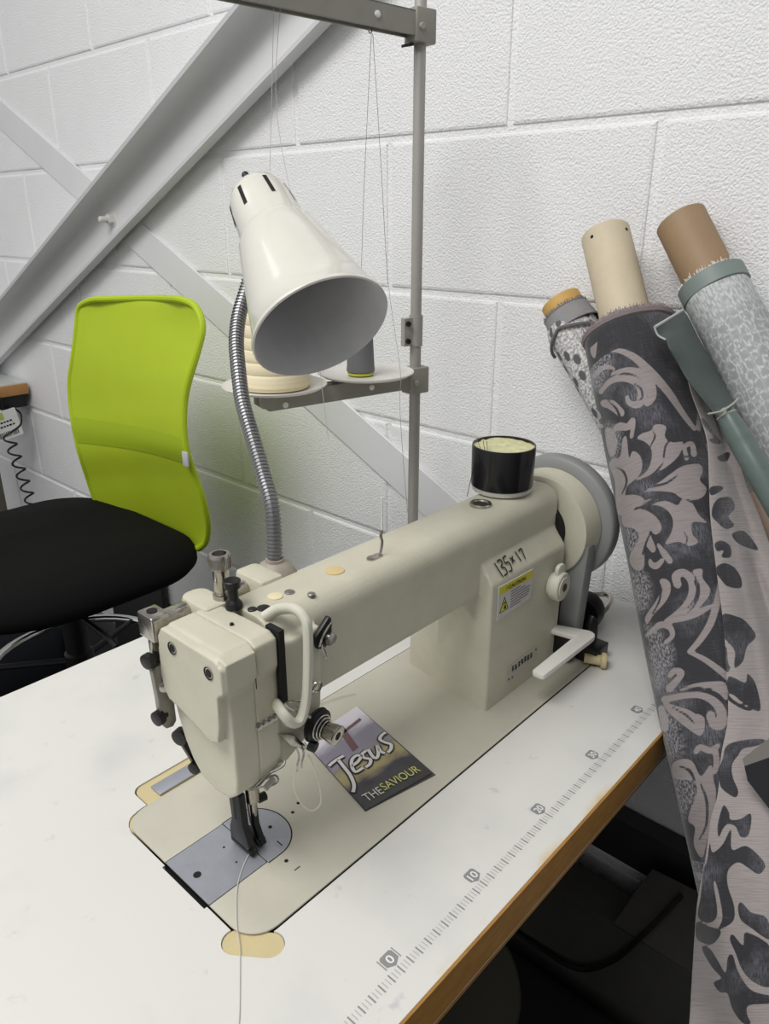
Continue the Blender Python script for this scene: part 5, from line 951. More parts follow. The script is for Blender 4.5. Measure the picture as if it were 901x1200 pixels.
# ------------------------------------------------------------------ fabric rolls
def damask(name, dark, light, flip=False):
    """two-tone woven cloth; the 'motif' attribute holds the signed distance to the woven figure"""
    m = bpy.data.materials.new(name); m.use_nodes = True; nt = m.node_tree; p = nt.nodes['Principled BSDF']
    p.inputs['Roughness'].default_value = .8; p.inputs['Sheen Weight'].default_value = .25; p.inputs['Sheen Roughness'].default_value = .5
    at = nd(nt, 'ShaderNodeAttribute', attribute_name='motif'); uv = nd(nt, 'ShaderNodeAttribute', attribute_name='cloth')
    r = nd(nt, 'ShaderNodeMapRange'); r.inputs[1].default_value = -.0004; r.inputs[2].default_value = .0004; nt.links.new(at.outputs['Fac'], r.inputs[0])
    def noise(scale, st, lo, hi, det=4):
        mp = nd(nt, 'ShaderNodeMapping'); mp.inputs['Scale'].default_value = st; nt.links.new(uv.outputs['Vector'], mp.inputs[0])
        n = nd(nt, 'ShaderNodeTexNoise'); n.inputs['Scale'].default_value = scale; n.inputs['Detail'].default_value = det; nt.links.new(mp.outputs[0], n.inputs['Vector'])
        q = nd(nt, 'ShaderNodeMapRange'); q.inputs[1].default_value = lo; q.inputs[2].default_value = hi; nt.links.new(n.outputs['Fac'], q.inputs[0]); return q.outputs[0]
    def mix(f, a, b):
        x = nd(nt, 'ShaderNodeMix', data_type='RGBA'); nt.links.new(f, x.inputs[0])
        for s, v in ((6, a), (7, b)):
            if isinstance(v, tuple): x.inputs[s].default_value = v
            else: nt.links.new(v, x.inputs[s])
        return x.outputs[2]
    def mul(a, b):
        x = nd(nt, 'ShaderNodeMath', operation='MULTIPLY'); nt.links.new(a, x.inputs[0]); nt.links.new(b, x.inputs[1]); return x.outputs[0]
    sheen = mul(noise(14, (1, 1, 1), .48, .7), noise(900, (1, .15, 1), .35, .65))
    slub = noise(700, (.05, 1, 1), .45, .8)
    dk = mix(sheen, rgb(*dark), rgb(dark[0] + 92, dark[1] + 92, dark[2] + 96)); dk = mix(mul(slub, noise(300, (1, .1, 1), .5, .7)), dk, rgb(dark[0] + 44, dark[1] + 44, dark[2] + 48))
    lt = mix(slub, rgb(*light), rgb(light[0] - 18, light[1] - 18, light[2] - 18))
    wn = nd(nt, 'ShaderNodeAttribute', attribute_name='worn'); wr_ = nd(nt, 'ShaderNodeMapRange'); wr_.inputs[1].default_value = -.006; wr_.inputs[2].default_value = .004; nt.links.new(wn.outputs['Fac'], wr_.inputs[0])
    base = mix(r.outputs[0], *((lt, dk) if flip else (dk, lt)))
    nt.links.new(mix(mul(wr_.outputs[0], noise(420, (1, .7, 1), .40, .66, 6)), base, rgb(156, 154, 158)), p.inputs['Base Color'])
    b = nd(nt, 'ShaderNodeBump'); b.inputs['Strength'].default_value = .35; b.inputs['Distance'].default_value = .001
    nt.links.new(slub, b.inputs['Height']); nt.links.new(b.outputs[0], p.inputs['Normal'])
    return m

def roll_frame(A, B):
    A, B = V(A), V(B); d = (B - A).normalized(); w = V(co_.location) - A; w = (w - d * w.dot(d)).normalized()
    return A, d, w, d.cross(w), (B - A).length

def sheet(name, co, nu, nv, m, parent, closed_u=False, attrs=None, label=None, thick=0., smooth=180):
    """grid mesh, co indexed [v*nu+u]"""
    faces = []
    for j in range(nv - 1):
        for i in range(nu if closed_u else nu - 1):
            a = j * nu + i; b = j * nu + (i + 1) % nu
            faces.append((a, b, b + nu, a + nu))
    me = bpy.data.meshes.new(name); me.from_pydata([tuple(c) for c in co], [], faces); me.update()
    for k, (kind, arr) in (attrs or {}).items():
        a = me.attributes.new(k, kind, 'POINT')
        a.data.foreach_set('vector' if kind == 'FLOAT_VECTOR' else 'value', np.asarray(arr, dtype=np.float32).ravel())
    o = link(name, me, m, parent, smooth, label)
    if thick:
        s = o.modifiers.new('thickness', 'SOLIDIFY'); s.thickness = thick; s.offset = 0
    return o

def core(parent, A, d, s0, s1, r, col, off=V((0, 0, 0)), label=None):
    b_ = BM(); lathe(b_, A + off, d, [(s1, r - .003), (s0, r - .003), (s0 + .0, r), (s1, r)], 48, cap0=False, cap1=False)
    return build('cardboard_core', b_, mat('core_board', col, .6, mottle=.1, mscale=25), parent, smooth=40, label=label)

def fringe(parent, c, d, r, w, m, seed, n=320, name='selvage'):
    b_ = BM(); rs = random.Random(seed); e1, e2, a = frame(d)
    pts = [c + (e1 * math.cos(2 * math.pi * k / 72) + e2 * math.sin(2 * math.pi * k / 72)) * r for k in range(72)]
    tube(b_, pts, w, 8, closed=True)
    for k in range(n):
        t = 2 * math.pi * rs.random(); q = c + (e1 * math.cos(t) + e2 * math.sin(t)) * (r + rs.uniform(-w, w))
        h = -d * rs.uniform(.001, .0045) + V((rs.uniform(-1, 1), rs.uniform(-1, 1), rs.uniform(-1, 1))) * .002 - d * w * .6
        tube(b_, [q, q + h], .00035, 3)
    return build(name, b_, m, parent)

# --- damask roll
A, d, f1, f2, LEN = roll_frame((.575, .141, .372), (.405, -.095, 0.))
TOT = 1.40
dm = thing('fabric_roll', A + d * TOT, 'charcoal and pinkish grey damask fabric roll on a cream tube leaning at the table end', 'fabric roll', 'fabric rolls leaning at the table end')
nu, nv = 220, 600
th = np.arange(nu) * 2 * math.pi / nu; s = np.linspace(0, TOT, nv) ** 1.0
S_, T_ = np.meshgrid(s, th, indexing='ij')
arc = (T_ + math.pi) % (2 * math.pi) - math.pi
# the pattern repeats every 0.565 m along the cloth and is mirrored across its width
a_m = arc * .058
ps_ = .04 + (S_ - .04) % .53
fold = np.where(a_m < -.052, -.104 - a_m, a_m); fold = np.where(fold > .09, .18 - fold, fold)
sd = signed(ROLL_MOTIFS, np.stack([ps_.ravel(), fold.ravel()], 1)); sd = np.minimum(sd, -signed(ROLL_VEINS, np.stack([ps_.ravel(), fold.ravel()], 1))); sd = np.where(S_.ravel() < .02, -1, sd)
worn = signed(ROLL_WORN, np.stack([ps_.ravel(), fold.ravel()], 1))
R_ = .054 + .006 * np.clip(S_ / LEN, 0, 1)
R_ = R_ + .0012 * np.sin(T_ * 3 + S_ * 9) + .0006 * np.sin(T_ * 7 - S_ * 23)
R_ = np.where(S_ < .012, R_ - .006 * (1 - S_ / .012) ** 2, R_)
co = np.array(A)[None] + S_.ravel()[:, None] * np.array(d)[None] + (R_ * np.cos(T_)).ravel()[:, None] * np.array(f1)[None] + (R_ * np.sin(T_)).ravel()[:, None] * np.array(f2)[None]
# the soft roll gives way where it presses on the table edge and beside the handwheel
lim = -.0392 + 1.6 * np.clip(co[:, 2], 0, 1); co[:, 1] = np.where((co[:, 2] > -.075) & (co[:, 2] < .05), np.minimum(co[:, 1], lim), co[:, 1])
wy, wz = co[:, 1] - .1595, co[:, 2] - .160; wr = np.hypot(wy, wz); hitw = (wr < .0805) & (co[:, 0] > .455) & (co[:, 0] < .495)
co[hitw, 1] = .1595 + wy[hitw] / wr[hitw] * .0805; co[hitw, 2] = .160 + wz[hitw] / wr[hitw] * .0805
cl = np.stack([arc.ravel() * .058, S_.ravel(), 0 * S_.ravel()], 1)
M_dmk = damask('damask_face', (42, 41, 46), (146, 138, 137)); M_dmkb = damask('damask_reverse', (48, 47, 52), (164, 156, 154), True)
cloth = sheet('rolled_cloth', co, nu, nv, M_dmk, dm, True, {'motif': ('FLOAT', sd), 'cloth': ('FLOAT_VECTOR', cl), 'worn': ('FLOAT', worn)})
core(dm, A, d, -.134, .06, .0292, rgb(206, 192, 166), label='cream cardboard tube')
bm = BM(); lathe(bm, A + d * .004, d, [(0, .0285), (0, .049), (.004, .05)], 60, cap0=False, cap1=False); build('roll_end', bm, mat('roll_end', rgb(96, 84, 88), .9, bump=.5, bscale=900), dm)
fringe(dm, A + d * .001, d, .0492, .0058, mat('fringe_mauve', rgb(134, 122, 124), .9, bump=.6, bscale=600), 2, 900)
bm = BM(); c_ = A - d * .122
for tt in (.55, -1.0): lathe(bm, c_ + (f1 * math.cos(tt) + f2 * math.sin(tt)) * .0285, f1 * math.cos(tt) + f2 * math.sin(tt), [(0, .0022), (.0010, .0022)], 10)
build('tube_hole', bm, M_dark, dm)
# loose end of the cloth hanging over the roll
gr = np.array(FLAP_GRID); ch = np.array(FLAP_CHART)
NU, NV = 130, 260
def spline_grid(G, nu_, nv_):
    def along(Q, n):                                  # catmull-rom along axis 0
        N = Q.shape[0]; t = np.linspace(0, N - 1, n); i = np.clip(t.astype(int), 0, N - 2); f = (t - i).reshape(-1, *([1] * (Q.ndim - 1)))
        p0, p1, p2, p3 = Q[np.clip(i - 1, 0, N - 1)], Q[i], Q[i + 1], Q[np.clip(i + 2, 0, N - 1)]
        return .5 * (2 * p1 + (p2 - p0) * f + (2 * p0 - 5 * p1 + 4 * p2 - p3) * f * f + (3 * p1 - p0 - 3 * p2 + p3) * f ** 3)
    return along(along(G, nv_).transpose(1, 0, 2), nu_).transpose(1, 0, 2)
FG = spline_grid(gr, NU, NV); FC = spline_grid(ch, NU, NV)
# long soft drape folds
jj, ii = np.meshgrid(np.linspace(0, 1, NV), np.linspace(0, 1, NU), indexing='ij')
wave = .0045 * np.sin(ii * 9 + jj * 5) * np.clip(ii * 3, 0, 1) * (.3 + .7 * jj)
FG = FG + wave[..., None] * np.array(f1)
sd = signed(FLAP_MOTIFS, FC.reshape(-1, 2)) * .1
sheet('loose_end', FG.reshape(-1, 3), NU, NV, M_dmkb, dm, False, {'motif': ('FLOAT', sd), 'worn': ('FLOAT', sd * 0 - 1), 'cloth': ('FLOAT_VECTOR', np.concatenate([FC.reshape(-1, 2) * .09, np.zeros((NU * NV, 1))], 1))}, 'paler reverse side of the loose cloth end', thick=.0012)
bm = BM()
q = [V(p) for p in ((.3346, -.1244, .0442), (.3598, -.1388, .0625), (.3506, -.1567, .0375), (.3254, -.1568, .0115), (.3276, -.1336, .0292))]
prism(bm, [q[0], q[1], (q[1] + q[2]) / 2, (q[0] * 2 + q[4]) / 3], f1 * .002); build('turned_hem', bm, mat('hem_grey', rgb(120, 116, 110), .8), dm)
bm = BM(); prism(bm, [(q[0] * 2 + q[4]) / 3, (q[1] + q[2]) / 2, q[2], q[3], q[4]], f1 * .002); build('turned_corner', bm, mat('corner_black', rgb(34, 33, 38), .9), dm)  # lower part of the turned corner, in near-black

# --- leaf spotted roll behind it
A2, d2, g1, g2, L2 = roll_frame((.628, .25, .368), (.565, -.085, 0.))
lr = thing('fabric_roll', A2 + d2 * 1.5, 'narrow white fabric roll with dark leaf spots on a yellow brown tube by the handwheel', 'fabric roll', 'fabric rolls leaning at the table end')
def spotted():
    m = bpy.data.materials.new('leaf_cloth'); m.use_nodes = True; nt = m.node_tree; p = nt.nodes['Principled BSDF']; p.inputs['Roughness'].default_value = .85
    uv = nd(nt, 'ShaderNodeAttribute', attribute_name='cloth')
    mp = nd(nt, 'ShaderNodeMapping'); mp.inputs['Scale'].default_value = (1, .62, 1); mp.inputs['Rotation'].default_value = (0, 0, .5); nt.links.new(uv.outputs['Vector'], mp.inputs[0])
    vo = nd(nt, 'ShaderNodeTexVoronoi', voronoi_dimensions='2D'); vo.inputs['Scale'].default_value = 60; vo.inputs['Randomness'].default_value = .7; nt.links.new(mp.outputs[0], vo.inputs['Vector'])
    r = nd(nt, 'ShaderNodeMapRange'); r.inputs[1].default_value = .30; r.inputs[2].default_value = .24; nt.links.new(vo.outputs['Distance'], r.inputs[0])
    pick = nd(nt, 'ShaderNodeSeparateXYZ'); nt.links.new(vo.outputs['Color'], pick.inputs[0])
    gt = nd(nt, 'ShaderNodeMath', operation='GREATER_THAN'); gt.inputs[1].default_value = .4; nt.links.new(pick.outputs[0], gt.inputs[0])
    mu = nd(nt, 'ShaderNodeMath', operation='MULTIPLY'); nt.links.new(r.outputs[0], mu.inputs[0]); nt.links.new(gt.outputs[0], mu.inputs[1])
    nz = nd(nt, 'ShaderNodeTexNoise'); nz.inputs['Scale'].default_value = 260; nz.inputs['Detail'].default_value = 5; nt.links.new(uv.outputs['Vector'], nz.inputs['Vector'])
    r2 = nd(nt, 'ShaderNodeMapRange'); r2.inputs[1].default_value = .42; r2.inputs[2].default_value = .6; nt.links.new(nz.outputs['Fac'], r2.inputs[0])
    a = nd(nt, 'ShaderNodeMix', data_type='RGBA'); a.inputs[6].default_value = rgb(216, 214, 212); a.inputs[7].default_value = rgb(150, 149, 150); nt.links.new(r2.outputs[0], a.inputs[0])
    b = nd(nt, 'ShaderNodeMix', data_type='RGBA'); b.inputs[7].default_value = rgb(92, 92, 95); nt.links.new(mu.outputs[0], b.inputs[0]); nt.links.new(a.outputs[2], b.inputs[6])
    nt.links.new(b.outputs[2], p.inputs['Base Color'])
    bp_ = nd(nt, 'ShaderNodeBump'); bp_.inputs['Strength'].default_value = .4; bp_.inputs['Distance'].default_value = .001; nt.links.new(nz.outputs['Fac'], bp_.inputs['Height']); nt.links.new(bp_.outputs[0], p.inputs['Normal'])
    return m
def plain_roll(name, A, d, f1, f2, r, tot, m, parent, lump=.0012, cuff=.0, nu=96, nv=160):
    S, T = np.meshgrid(np.linspace(0, tot, nv), np.arange(nu) * 2 * math.pi / nu, indexing='ij')
    R = r + lump * np.sin(2 * T + 11 * S) + lump * .5 * np.sin(5 * T - 29 * S)
    R = np.where(S < .008, R - .004 * (1 - S / .008) ** 2, R)
    co = np.array(A)[None] + S.ravel()[:, None] * np.array(d)[None] + (R * np.cos(T)).ravel()[:, None] * np.array(f1)[None] + (R * np.sin(T)).ravel()[:, None] * np.array(f2)[None]
    return sheet(name, co, nu, nv, m, parent, True, {'cloth': ('FLOAT_VECTOR', np.stack([T.ravel() * r, S.ravel(), 0 * S.ravel()], 1))})
plain_roll('rolled_cloth', A2, d2, g1, g2, .034, 1.515, spotted(), lr)
core(lr, A2, d2, -.032, .05, .0268, rgb(206, 166, 92), off=g2 * -.004, label='yellow brown cardboard tube')
M_rev = mat('grey_reverse', rgb(146, 144, 146), .85, mottle=.15, mscale=60, bump=.3, bscale=700)
bm = BM(); lathe(bm, A2 + g2 * -.003, d2, [(-.016, .0278), (-.014, .0305), (.002, .033), (.012, .0355), (.0125, .034)], 56, cap0=False, cap1=False)
build('folded_cuff', bm, M_rev, lr, label='grey folded cuff of the cloth')
fringe(lr, A2 + g2 * -.003 - d2 * .014, d2, .0292, .0018, mat('fringe_grey', rgb(120, 116, 118), .9), 5)
bm = BM()
e = [A2 + d2 * (.012 + .018 * abs(k - 5) / 5) + (g1 * math.cos(a) + g2 * math.sin(a)) * .0375 for k, a in ((k, -.9 + .26 * k) for k in range(11))]
tube(bm, e, .0022, 6, 2); build('fold_edge', bm, mat('fold_mauve', rgb(112, 108, 112), .9), lr)

# --- silver roll at the right
A3, d3, h1, h2, L3 = roll_frame((.62, .07, .429), (.49, -.28, 0.))
sr = thing('fabric_roll', A3 + d3 * 1.58, 'pale silver scale patterned fabric roll on a brown tube at the right edge', 'fabric roll', 'fabric rolls leaning at the table end')
def silver():
    m = bpy.data.materials.new('silver_cloth'); m.use_nodes = True; nt = m.node_tree; p = nt.nodes['Principled BSDF']; p.inputs['Roughness'].default_value = .6
    uv = nd(nt, 'ShaderNodeAttribute', attribute_name='cloth'); sx = nd(nt, 'ShaderNodeSeparateXYZ'); nt.links.new(uv.outputs['Vector'], sx.inputs[0])
    mp = nd(nt, 'ShaderNodeMapping'); mp.inputs['Scale'].default_value = (1.15, .85, 1); nt.links.new(uv.outputs['Vector'], mp.inputs[0])
    vo = nd(nt, 'ShaderNodeTexVoronoi', feature='DISTANCE_TO_EDGE', voronoi_dimensions='2D'); vo.inputs['Scale'].default_value = 92; vo.inputs['Randomness'].default_value = .55; nt.links.new(mp.outputs[0], vo.inputs['Vector'])
    r = nd(nt, 'ShaderNodeMapRange'); r.inputs[1].default_value = .05; r.inputs[2].default_value = .16; nt.links.new(vo.outputs['Distance'], r.inputs[0])
    nz = nd(nt, 'ShaderNodeTexNoise'); nz.inputs['Scale'].default_value = 420; nz.inputs['Detail'].default_value = 4
    mq = nd(nt, 'ShaderNodeMapping'); mq.inputs['Scale'].default_value = (1, .35, 1); nt.links.new(uv.outputs['Vector'], mq.inputs[0]); nt.links.new(mq.outputs[0], nz.inputs['Vector'])
    r2 = nd(nt, 'ShaderNodeMapRange'); r2.inputs[1].default_value = .45; r2.inputs[2].default_value = .58; nt.links.new(nz.outputs['Fac'], r2.inputs[0])
    # the scales start below a plain ribbed header
    hd = nd(nt, 'ShaderNodeMapRange'); hd.inputs[1].default_value = .035; hd.inputs[2].default_value = .06; nt.links.new(sx.outputs['Y'], hd.inputs[0])
    mu0 = nd(nt, 'ShaderNodeMath', operation='MULTIPLY'); nt.links.new(r.outputs[0], mu0.inputs[0]); nt.links.new(hd.outputs[0], mu0.inputs[1])
    mu = nd(nt, 'ShaderNodeMath', operation='MULTIPLY'); nt.links.new(mu0.outputs[0], mu.inputs[0]); n9 = nd(nt, 'ShaderNodeTexNoise'); n9.inputs['Scale'].default_value = 130; n9.inputs['Detail'].default_value = 3; nt.links.new(uv.outputs['Vector'], n9.inputs['Vector']); r9 = nd(nt, 'ShaderNodeMapRange'); r9.inputs[1].default_value = .36; r9.inputs[2].default_value = .5; nt.links.new(n9.outputs['Fac'], r9.inputs[0]); nt.links.new(r9.outputs[0], mu.inputs[1])
    a = nd(nt, 'ShaderNodeMix', data_type='RGBA'); a.inputs[6].default_value = rgb(196, 198, 198); a.inputs[7].default_value = rgb(160, 164, 164); nt.links.new(r2.outputs[0], a.inputs[0])
    b = nd(nt, 'ShaderNodeMix', data_type='RGBA'); b.inputs[7].default_value = rgb(152, 156, 156); nt.links.new(mu.outputs[0], b.inputs[0]); nt.links.new(a.outputs[2], b.inputs[6])
    nt.links.new(b.outputs[2], p.inputs['Base Color'])
    bp_ = nd(nt, 'ShaderNodeBump'); bp_.inputs['Strength'].default_value = .35; bp_.inputs['Distance'].default_value = .001; nt.links.new(nz.outputs['Fac'], bp_.inputs['Height']); nt.links.new(bp_.outputs[0], p.inputs['Normal'])
    return m
plain_roll('rolled_cloth', A3, d3, h1, h2, .036, 1.555, silver(), sr, .0006)
core(sr, A3, d3, -.086, .05, .0285, rgb(154, 128, 97), label='brown cardboard tube')
M_sage = mat('sage_satin', rgb(124, 136, 132), .5, mottle=.08, mscale=30); M_sage2 = mat('dark_sage_satin', rgb(66, 77, 74), .36, mottle=.2, mscale=25, bump=.15, bscale=90)
bm = BM(); lathe(bm, A3, d3, [(-.003, .0352), (-.003, .0372), (.015, .0374), (.016, .036)], 56, cap0=False, cap1=False); build('header_band', bm, M_sage, sr, label='sage green header band')
fringe(sr, A3 - d3 * .003, d3, .0335, .0016, mat('fringe_white', rgb(214, 214, 210), .9), 9)
SG = spline_grid(np.array(SATIN_GRID), 40, 60)
sheet('loose_end', SG.reshape(-1, 3), 40, 60, M_sage2, sr, label='dark sage satin end hanging loose', thick=.0012)
bm = BM(); tube(bm, [V(SATIN_GRID[0][i]) + V((0, 0, .0005)) for i in range(6)], .0018, 6, 4); tube(bm, [V(SATIN_GRID[k][0]) for k in range(3)], .001, 6, 4); build('frayed_edge', bm, mat('frayed_sage', rgb(176, 182, 178), .9), sr)
bm = BM(); t_ = crom(SATIN_TUBE, 8); rr = [.0085 + .0035 * min(1, i / 14) for i in range(len(t_))]; tube(bm, t_, rr, 20); build('twisted_end', bm, mat('sage_tube', rgb(96, 110, 106), .34, mottle=.15, mscale=40, stretch=(1, 1, 4)), sr, label='sage satin end twisted into a thin tube')
bm = BM(); tube(bm, SATIN_STRING, .0011, 6, 5)
c_ = V(SATIN_TUBE[0]) * .55 + V(SATIN_TUBE[1]) * .45; dd = V(SATIN_TUBE[1]) - V(SATIN_TUBE[0]); e1, e2, _ = frame(dd)
tube(bm, [c_ + (e1 * math.cos(2 * math.pi * k / 16) + e2 * math.sin(2 * math.pi * k / 16)) * .0095 for k in range(16)], .001, 6, closed=True); build('tie_string', bm, mat('string', rgb(170, 168, 158), .9), sr)
# a spare tube leaning in the gap behind the two rolls
dd = V((-.17, -.236, -.372)).normalized(); q = V((.573, -.038, .191)) - dd * .02
bm = BM(); lathe(bm, q, dd, [(0, .0165), (0, .019), (1.19, .019), (1.19, .0165)], 40, cap0=False, cap1=False)
tag(build('cardboard_tube', bm, mat('tan_board', rgb(200, 174, 156), .7)), 'bare tan cardboard tube just showing at the right edge below the tied satin', 'cardboard tube')

# ------------------------------------------------------------------ office chair
ch_ = thing('office_chair', (.297, 1.168, -.77), 'black office chair with lime green mesh back against the block wall', 'chair')
M_green = mat('lime_mesh', rgb(182, 204, 34), .6, mottle=.07, mscale=6, bump=.25, bscale=900); M_green2 = mat('lime_trim', rgb(176, 200, 28), .6)
M_seat = mat('black_fabric', rgb(17, 17, 18), .95, bump=.3, bscale=700, spec=.15)
BR = np.array(BACK_ROWS)
NB = 9
G = []
for x, yl, zl, yr, zr in BR:
    row = []
    for j in range(NB):
        t = j / (NB - 1); row.append((x + .024 * math.sin(math.pi * t), yl + (yr - yl) * t, zl + (zr - zl) * t))
    G.append(row)
G = np.array(G)
SGc = spline_grid(G, 40, 90)
sheet('backrest', SGc.reshape(-1, 3), 40, 90, M_green, ch_, label='lime green mesh backrest', thick=.006)
back = bpy.data.objects['backrest']
edge = [V(SGc[j, 0]) for j in range(0, 90, 3)] + [V(SGc[89, i]) for i in range(0, 40, 4)] + [V(SGc[j, 39]) for j in range(89, -1, -3)] + [V(SGc[0, i]) for i in range(39, -1, -4)]
bm = BM(); tube(bm, edge, .0062, 10, 2, closed=True); build('rim', bm, M_green2, back)
k0 = 52
bm = BM()
def on_back(j, i):
    k = int(j); f = j - k
    return V(SGc[k, i] * (1 - f) + SGc[k + 1, i] * f)
vs = [[bm.verts.new(on_back(42 + q * 6.2 + i / 39 * 5.5, i) + V((-.0042 - .002 * math.sin(math.pi * q), 0, 0))) for i in range(0, 40)] for q in (0, .2, .4, .6, .8, 1)]
for A_, B_ in zip(vs, vs[1:]):
    for i in range(len(A_) - 1): bm.faces.new((A_[i], A_[i + 1], B_[i + 1], B_[i]))
build('lumbar_band', bm, mat('lime_double', rgb(162, 186, 20), .6, bump=.25, bscale=900), back, label='darker lumbar band across the back')
bm = BM(); p_ = V(SGc[52, 39]); box(bm, p_.x - .010, p_.x - .006, p_.y - .012, p_.y + .004, p_.z - .014, p_.z + .012); bevel(bm, .001); build('care_tag', bm, mat('tag_grey', rgb(190, 192, 198), .6), back, label='small grey care tag')
# seat cushion
bm = BM(); ring = rrect(-.009, .488, .8836, 1.3766, (.23, .1275, .1445, .11), 10)
cx_, cy_ = .2375, 1.13
lev = [(.90, -.148), (.97, -.1448), (1.0, -.1346), (1.0, -.1193), (.975, -.1057), (.90, -.0955), (.6, -.0896), (.25, -.0887)]
R = [[bm.verts.new((cx_ + (x - cx_) * k, cy_ + (y - cy_) * k, z + (.0 if z < -.103 else .010 * ((y - cy_) / .246) ** 2 * (k < .95)))) for x, y in ring] for k, z in lev]
bm.faces.new(R[0][::-1]); bm.faces.new(R[-1])
for A_, B_ in zip(R, R[1:]):
    for i in range(len(A_)): bm.faces.new((A_[i], A_[(i + 1) % len(A_)], B_[(i + 1) % len(A_)], B_[i]))
build('seat', bm, M_seat, ch_, 180, label='black padded seat')
bm = BM(); box(bm, .161, .356, 1.049, 1.21, -.202, -.147); bevel(bm, .008); mech = build('seat_mechanism', bm, M_blackpl, ch_)
bm = BM(); tube(bm, [(.2375, 1.067, -.193), (.2375, .914, -.196), (.2375, .863, -.206)], .005, 8, 3); build('tilt_lever', bm, M_blackpl, mech)
bm = BM(); tube(bm, [(.339, 1.13, -.189), (.467, 1.13, -.193), (.508, 1.13, -.155), (.503, 1.13, -.062), (.470, 1.13, .02)], .014, 10, 5, flat=.6); build('back_bracket', bm, M_blackpl, ch_)
bm = BM(); lathe(bm, (.297, 1.168, -.67), (0, 0, 1), [(0, .03), (.30, .03), (.305, .025), (.47, .025)], 28); build('gas_column', bm, M_blackpl, ch_)
bm = BM(); pts = [V((.297 + .183 * math.cos(2 * math.pi * k / 40), 1.168 + .183 * math.sin(2 * math.pi * k / 40), -.391)) for k in range(40)]
tube(bm, pts, .0095, 12, closed=True)
fr_ = build('foot_ring', bm, mat('polished_chrome', rgb(215, 215, 215), .08, 1.), ch_, label='chrome foot ring')
for k in range(3):
    a = 2 * math.pi * k / 3 + .4; bm = BM(); tube(bm, [(.297 + .022 * math.cos(a), 1.168 + .022 * math.sin(a), -.391), (.297 + .178 * math.cos(a), 1.168 + .178 * math.sin(a), -.391)], .007, 8); build('ring_spoke', bm, M_blackpl, fr_)
for k in range(5):
    a = 2 * math.pi * k / 5 + .2; e = V((.297 + .26 * math.cos(a), 1.168 + .26 * math.sin(a), -.715))
    bm = BM(); tube(bm, [(.297, 1.168, -.66), (.297 + .12 * math.cos(a), 1.168 + .12 * math.sin(a), -.675), e], [.026, .024, .02], 10, 3); lg = build('base_leg', bm, M_blackpl, ch_)
    bm = BM()
    lathe(bm, (e.x, e.y, -.7445), (math.cos(a + 1.57), math.sin(a + 1.57), 0), [(-.022, .02), (-.02, .025), (-.006, .025), (-.005, .012), (.005, .012), (.006, .025), (.02, .025), (.022, .02)], 20); lathe(bm, (e.x, e.y, -.7445), (0, 0, 1), [(0, .006), (.04, .006)], 10); build('castor', bm, M_blackpl, lg)

# ------------------------------------------------------------------ neighbouring bench at the far left
be = thing('workbench', (.0, 2.4, -.77), 'neighbouring workbench with wooden edge just showing at the left side of the photo', 'table')
bm = BM(); box(bm, -1.1, .66, 2.105, 2.29, -.004, .030); bevel(bm, .002); build('bench_top', bm, mat('bench_laminate', rgb(206, 210, 206), .4), be)
bm = BM(); box(bm, -1.1, .661, 2.095, 2.106, -.006, .026); bevel(bm, .003); build('wooden_edge', bm, mat('orange_wood_edge', rgb(186, 136, 78), .5, mottle=.2, mscale=20), be, label='orange brown wooden edge')
bm = BM(); box(bm, .575, .655, 2.11, 2.25, -.047, -.003); bevel(bm, .003); build('drawer_box', bm, M_black, be, label='black box under the bench top')
for x in (-.95, .49):
    bm = BM(); box(bm, x, x + .055, 2.13, 2.19, -.77, -.004); bevel(bm, .003); build('leg', bm, mat('grey_leg', rgb(84, 80, 72), .5), be)
bm = BM(); box(bm, -1.0, .55, 2.2, 2.27, -.055, -.003); bevel(bm, .003); build('underframe', bm, M_black, be)
tgl = thing('price_tag', (.58, 2.09, -.05), 'white printed tag hanging from the neighbouring workbench edge', 'tag')
TM = Matrix.Translation((.570, 2.088, -.035)) @ Matrix.Rotation(math.radians(-9), 4, 'Y')
bm = BM(); prism(bm, [TM @ V((x, 0, z)) for x, z in rrect(-.075, .035, -.095, -.008, .004)], (0, -.0015, 0)); tg_ = build('card', bm, mat('tag_white', rgb(226, 226, 222), .5), tgl)
bm = BM(); rs = random.Random(4); x = -.07
while x < .024:
    w = rs.choice((.0012, .002, .003)); prism(bm, [TM @ V((x + a, -.0017, z)) for a, z in ((0, -.088), (w, -.088), (w, -.072), (0, -.072))], (0, -.0002, 0)); x += w + rs.choice((.0012, .002))
build('barcode', bm, M_ink, tg_, 0)
bm = BM()
for z in (-.045, -.058):
    x = -.07
    while x < .015:
        w = rs.uniform(.004, .010); prism(bm, [TM @ V((x + a, -.0017, zz)) for a, zz in ((0, z), (w, z), (w, z + .0055), (0, z + .0055))], (0, -.0002, 0)); x += w + .0025
build('print_lines', bm, M_ink, tg_, 0)
bm = BM(); prism(bm, [TM @ V((x, -.0016, z)) for x, z in ((-.07, -.034), (-.005, -.034), (-.005, -.012), (-.07, -.012))], (0, -.0003, 0)); build('green_patch', bm, mat('tag_green', rgb(176, 190, 90), .5), tg_, 0)
bm = BM(); tube(bm, [TM @ V((.0, 0, -.01)), (.572, 2.0945, .0), (.572, 2.098, .012)], .0012, 6, 3); build('tag_string', bm, M_blackpl, tgl)
bm = BM(); L_c = []
for k in range(170):
    t = k / 169; a = t * 2 * math.pi * 9
    L_c.append((.558 + .05 * t + .016 * math.cos(a), 2.05 + .016 * math.sin(a) * .7, -.10 - .37 * t))
tube(bm, L_c, .0032, 6); tube(bm, [(.622, 2.13, -.052), (.618, 2.08, -.062), (.60, 2.05, -.085), L_c[0]], .0032, 6, 4)
tag(build('coiled_cable', bm, M_blackpl), 'black coiled cable hanging below the neighbouring workbench', 'cable')

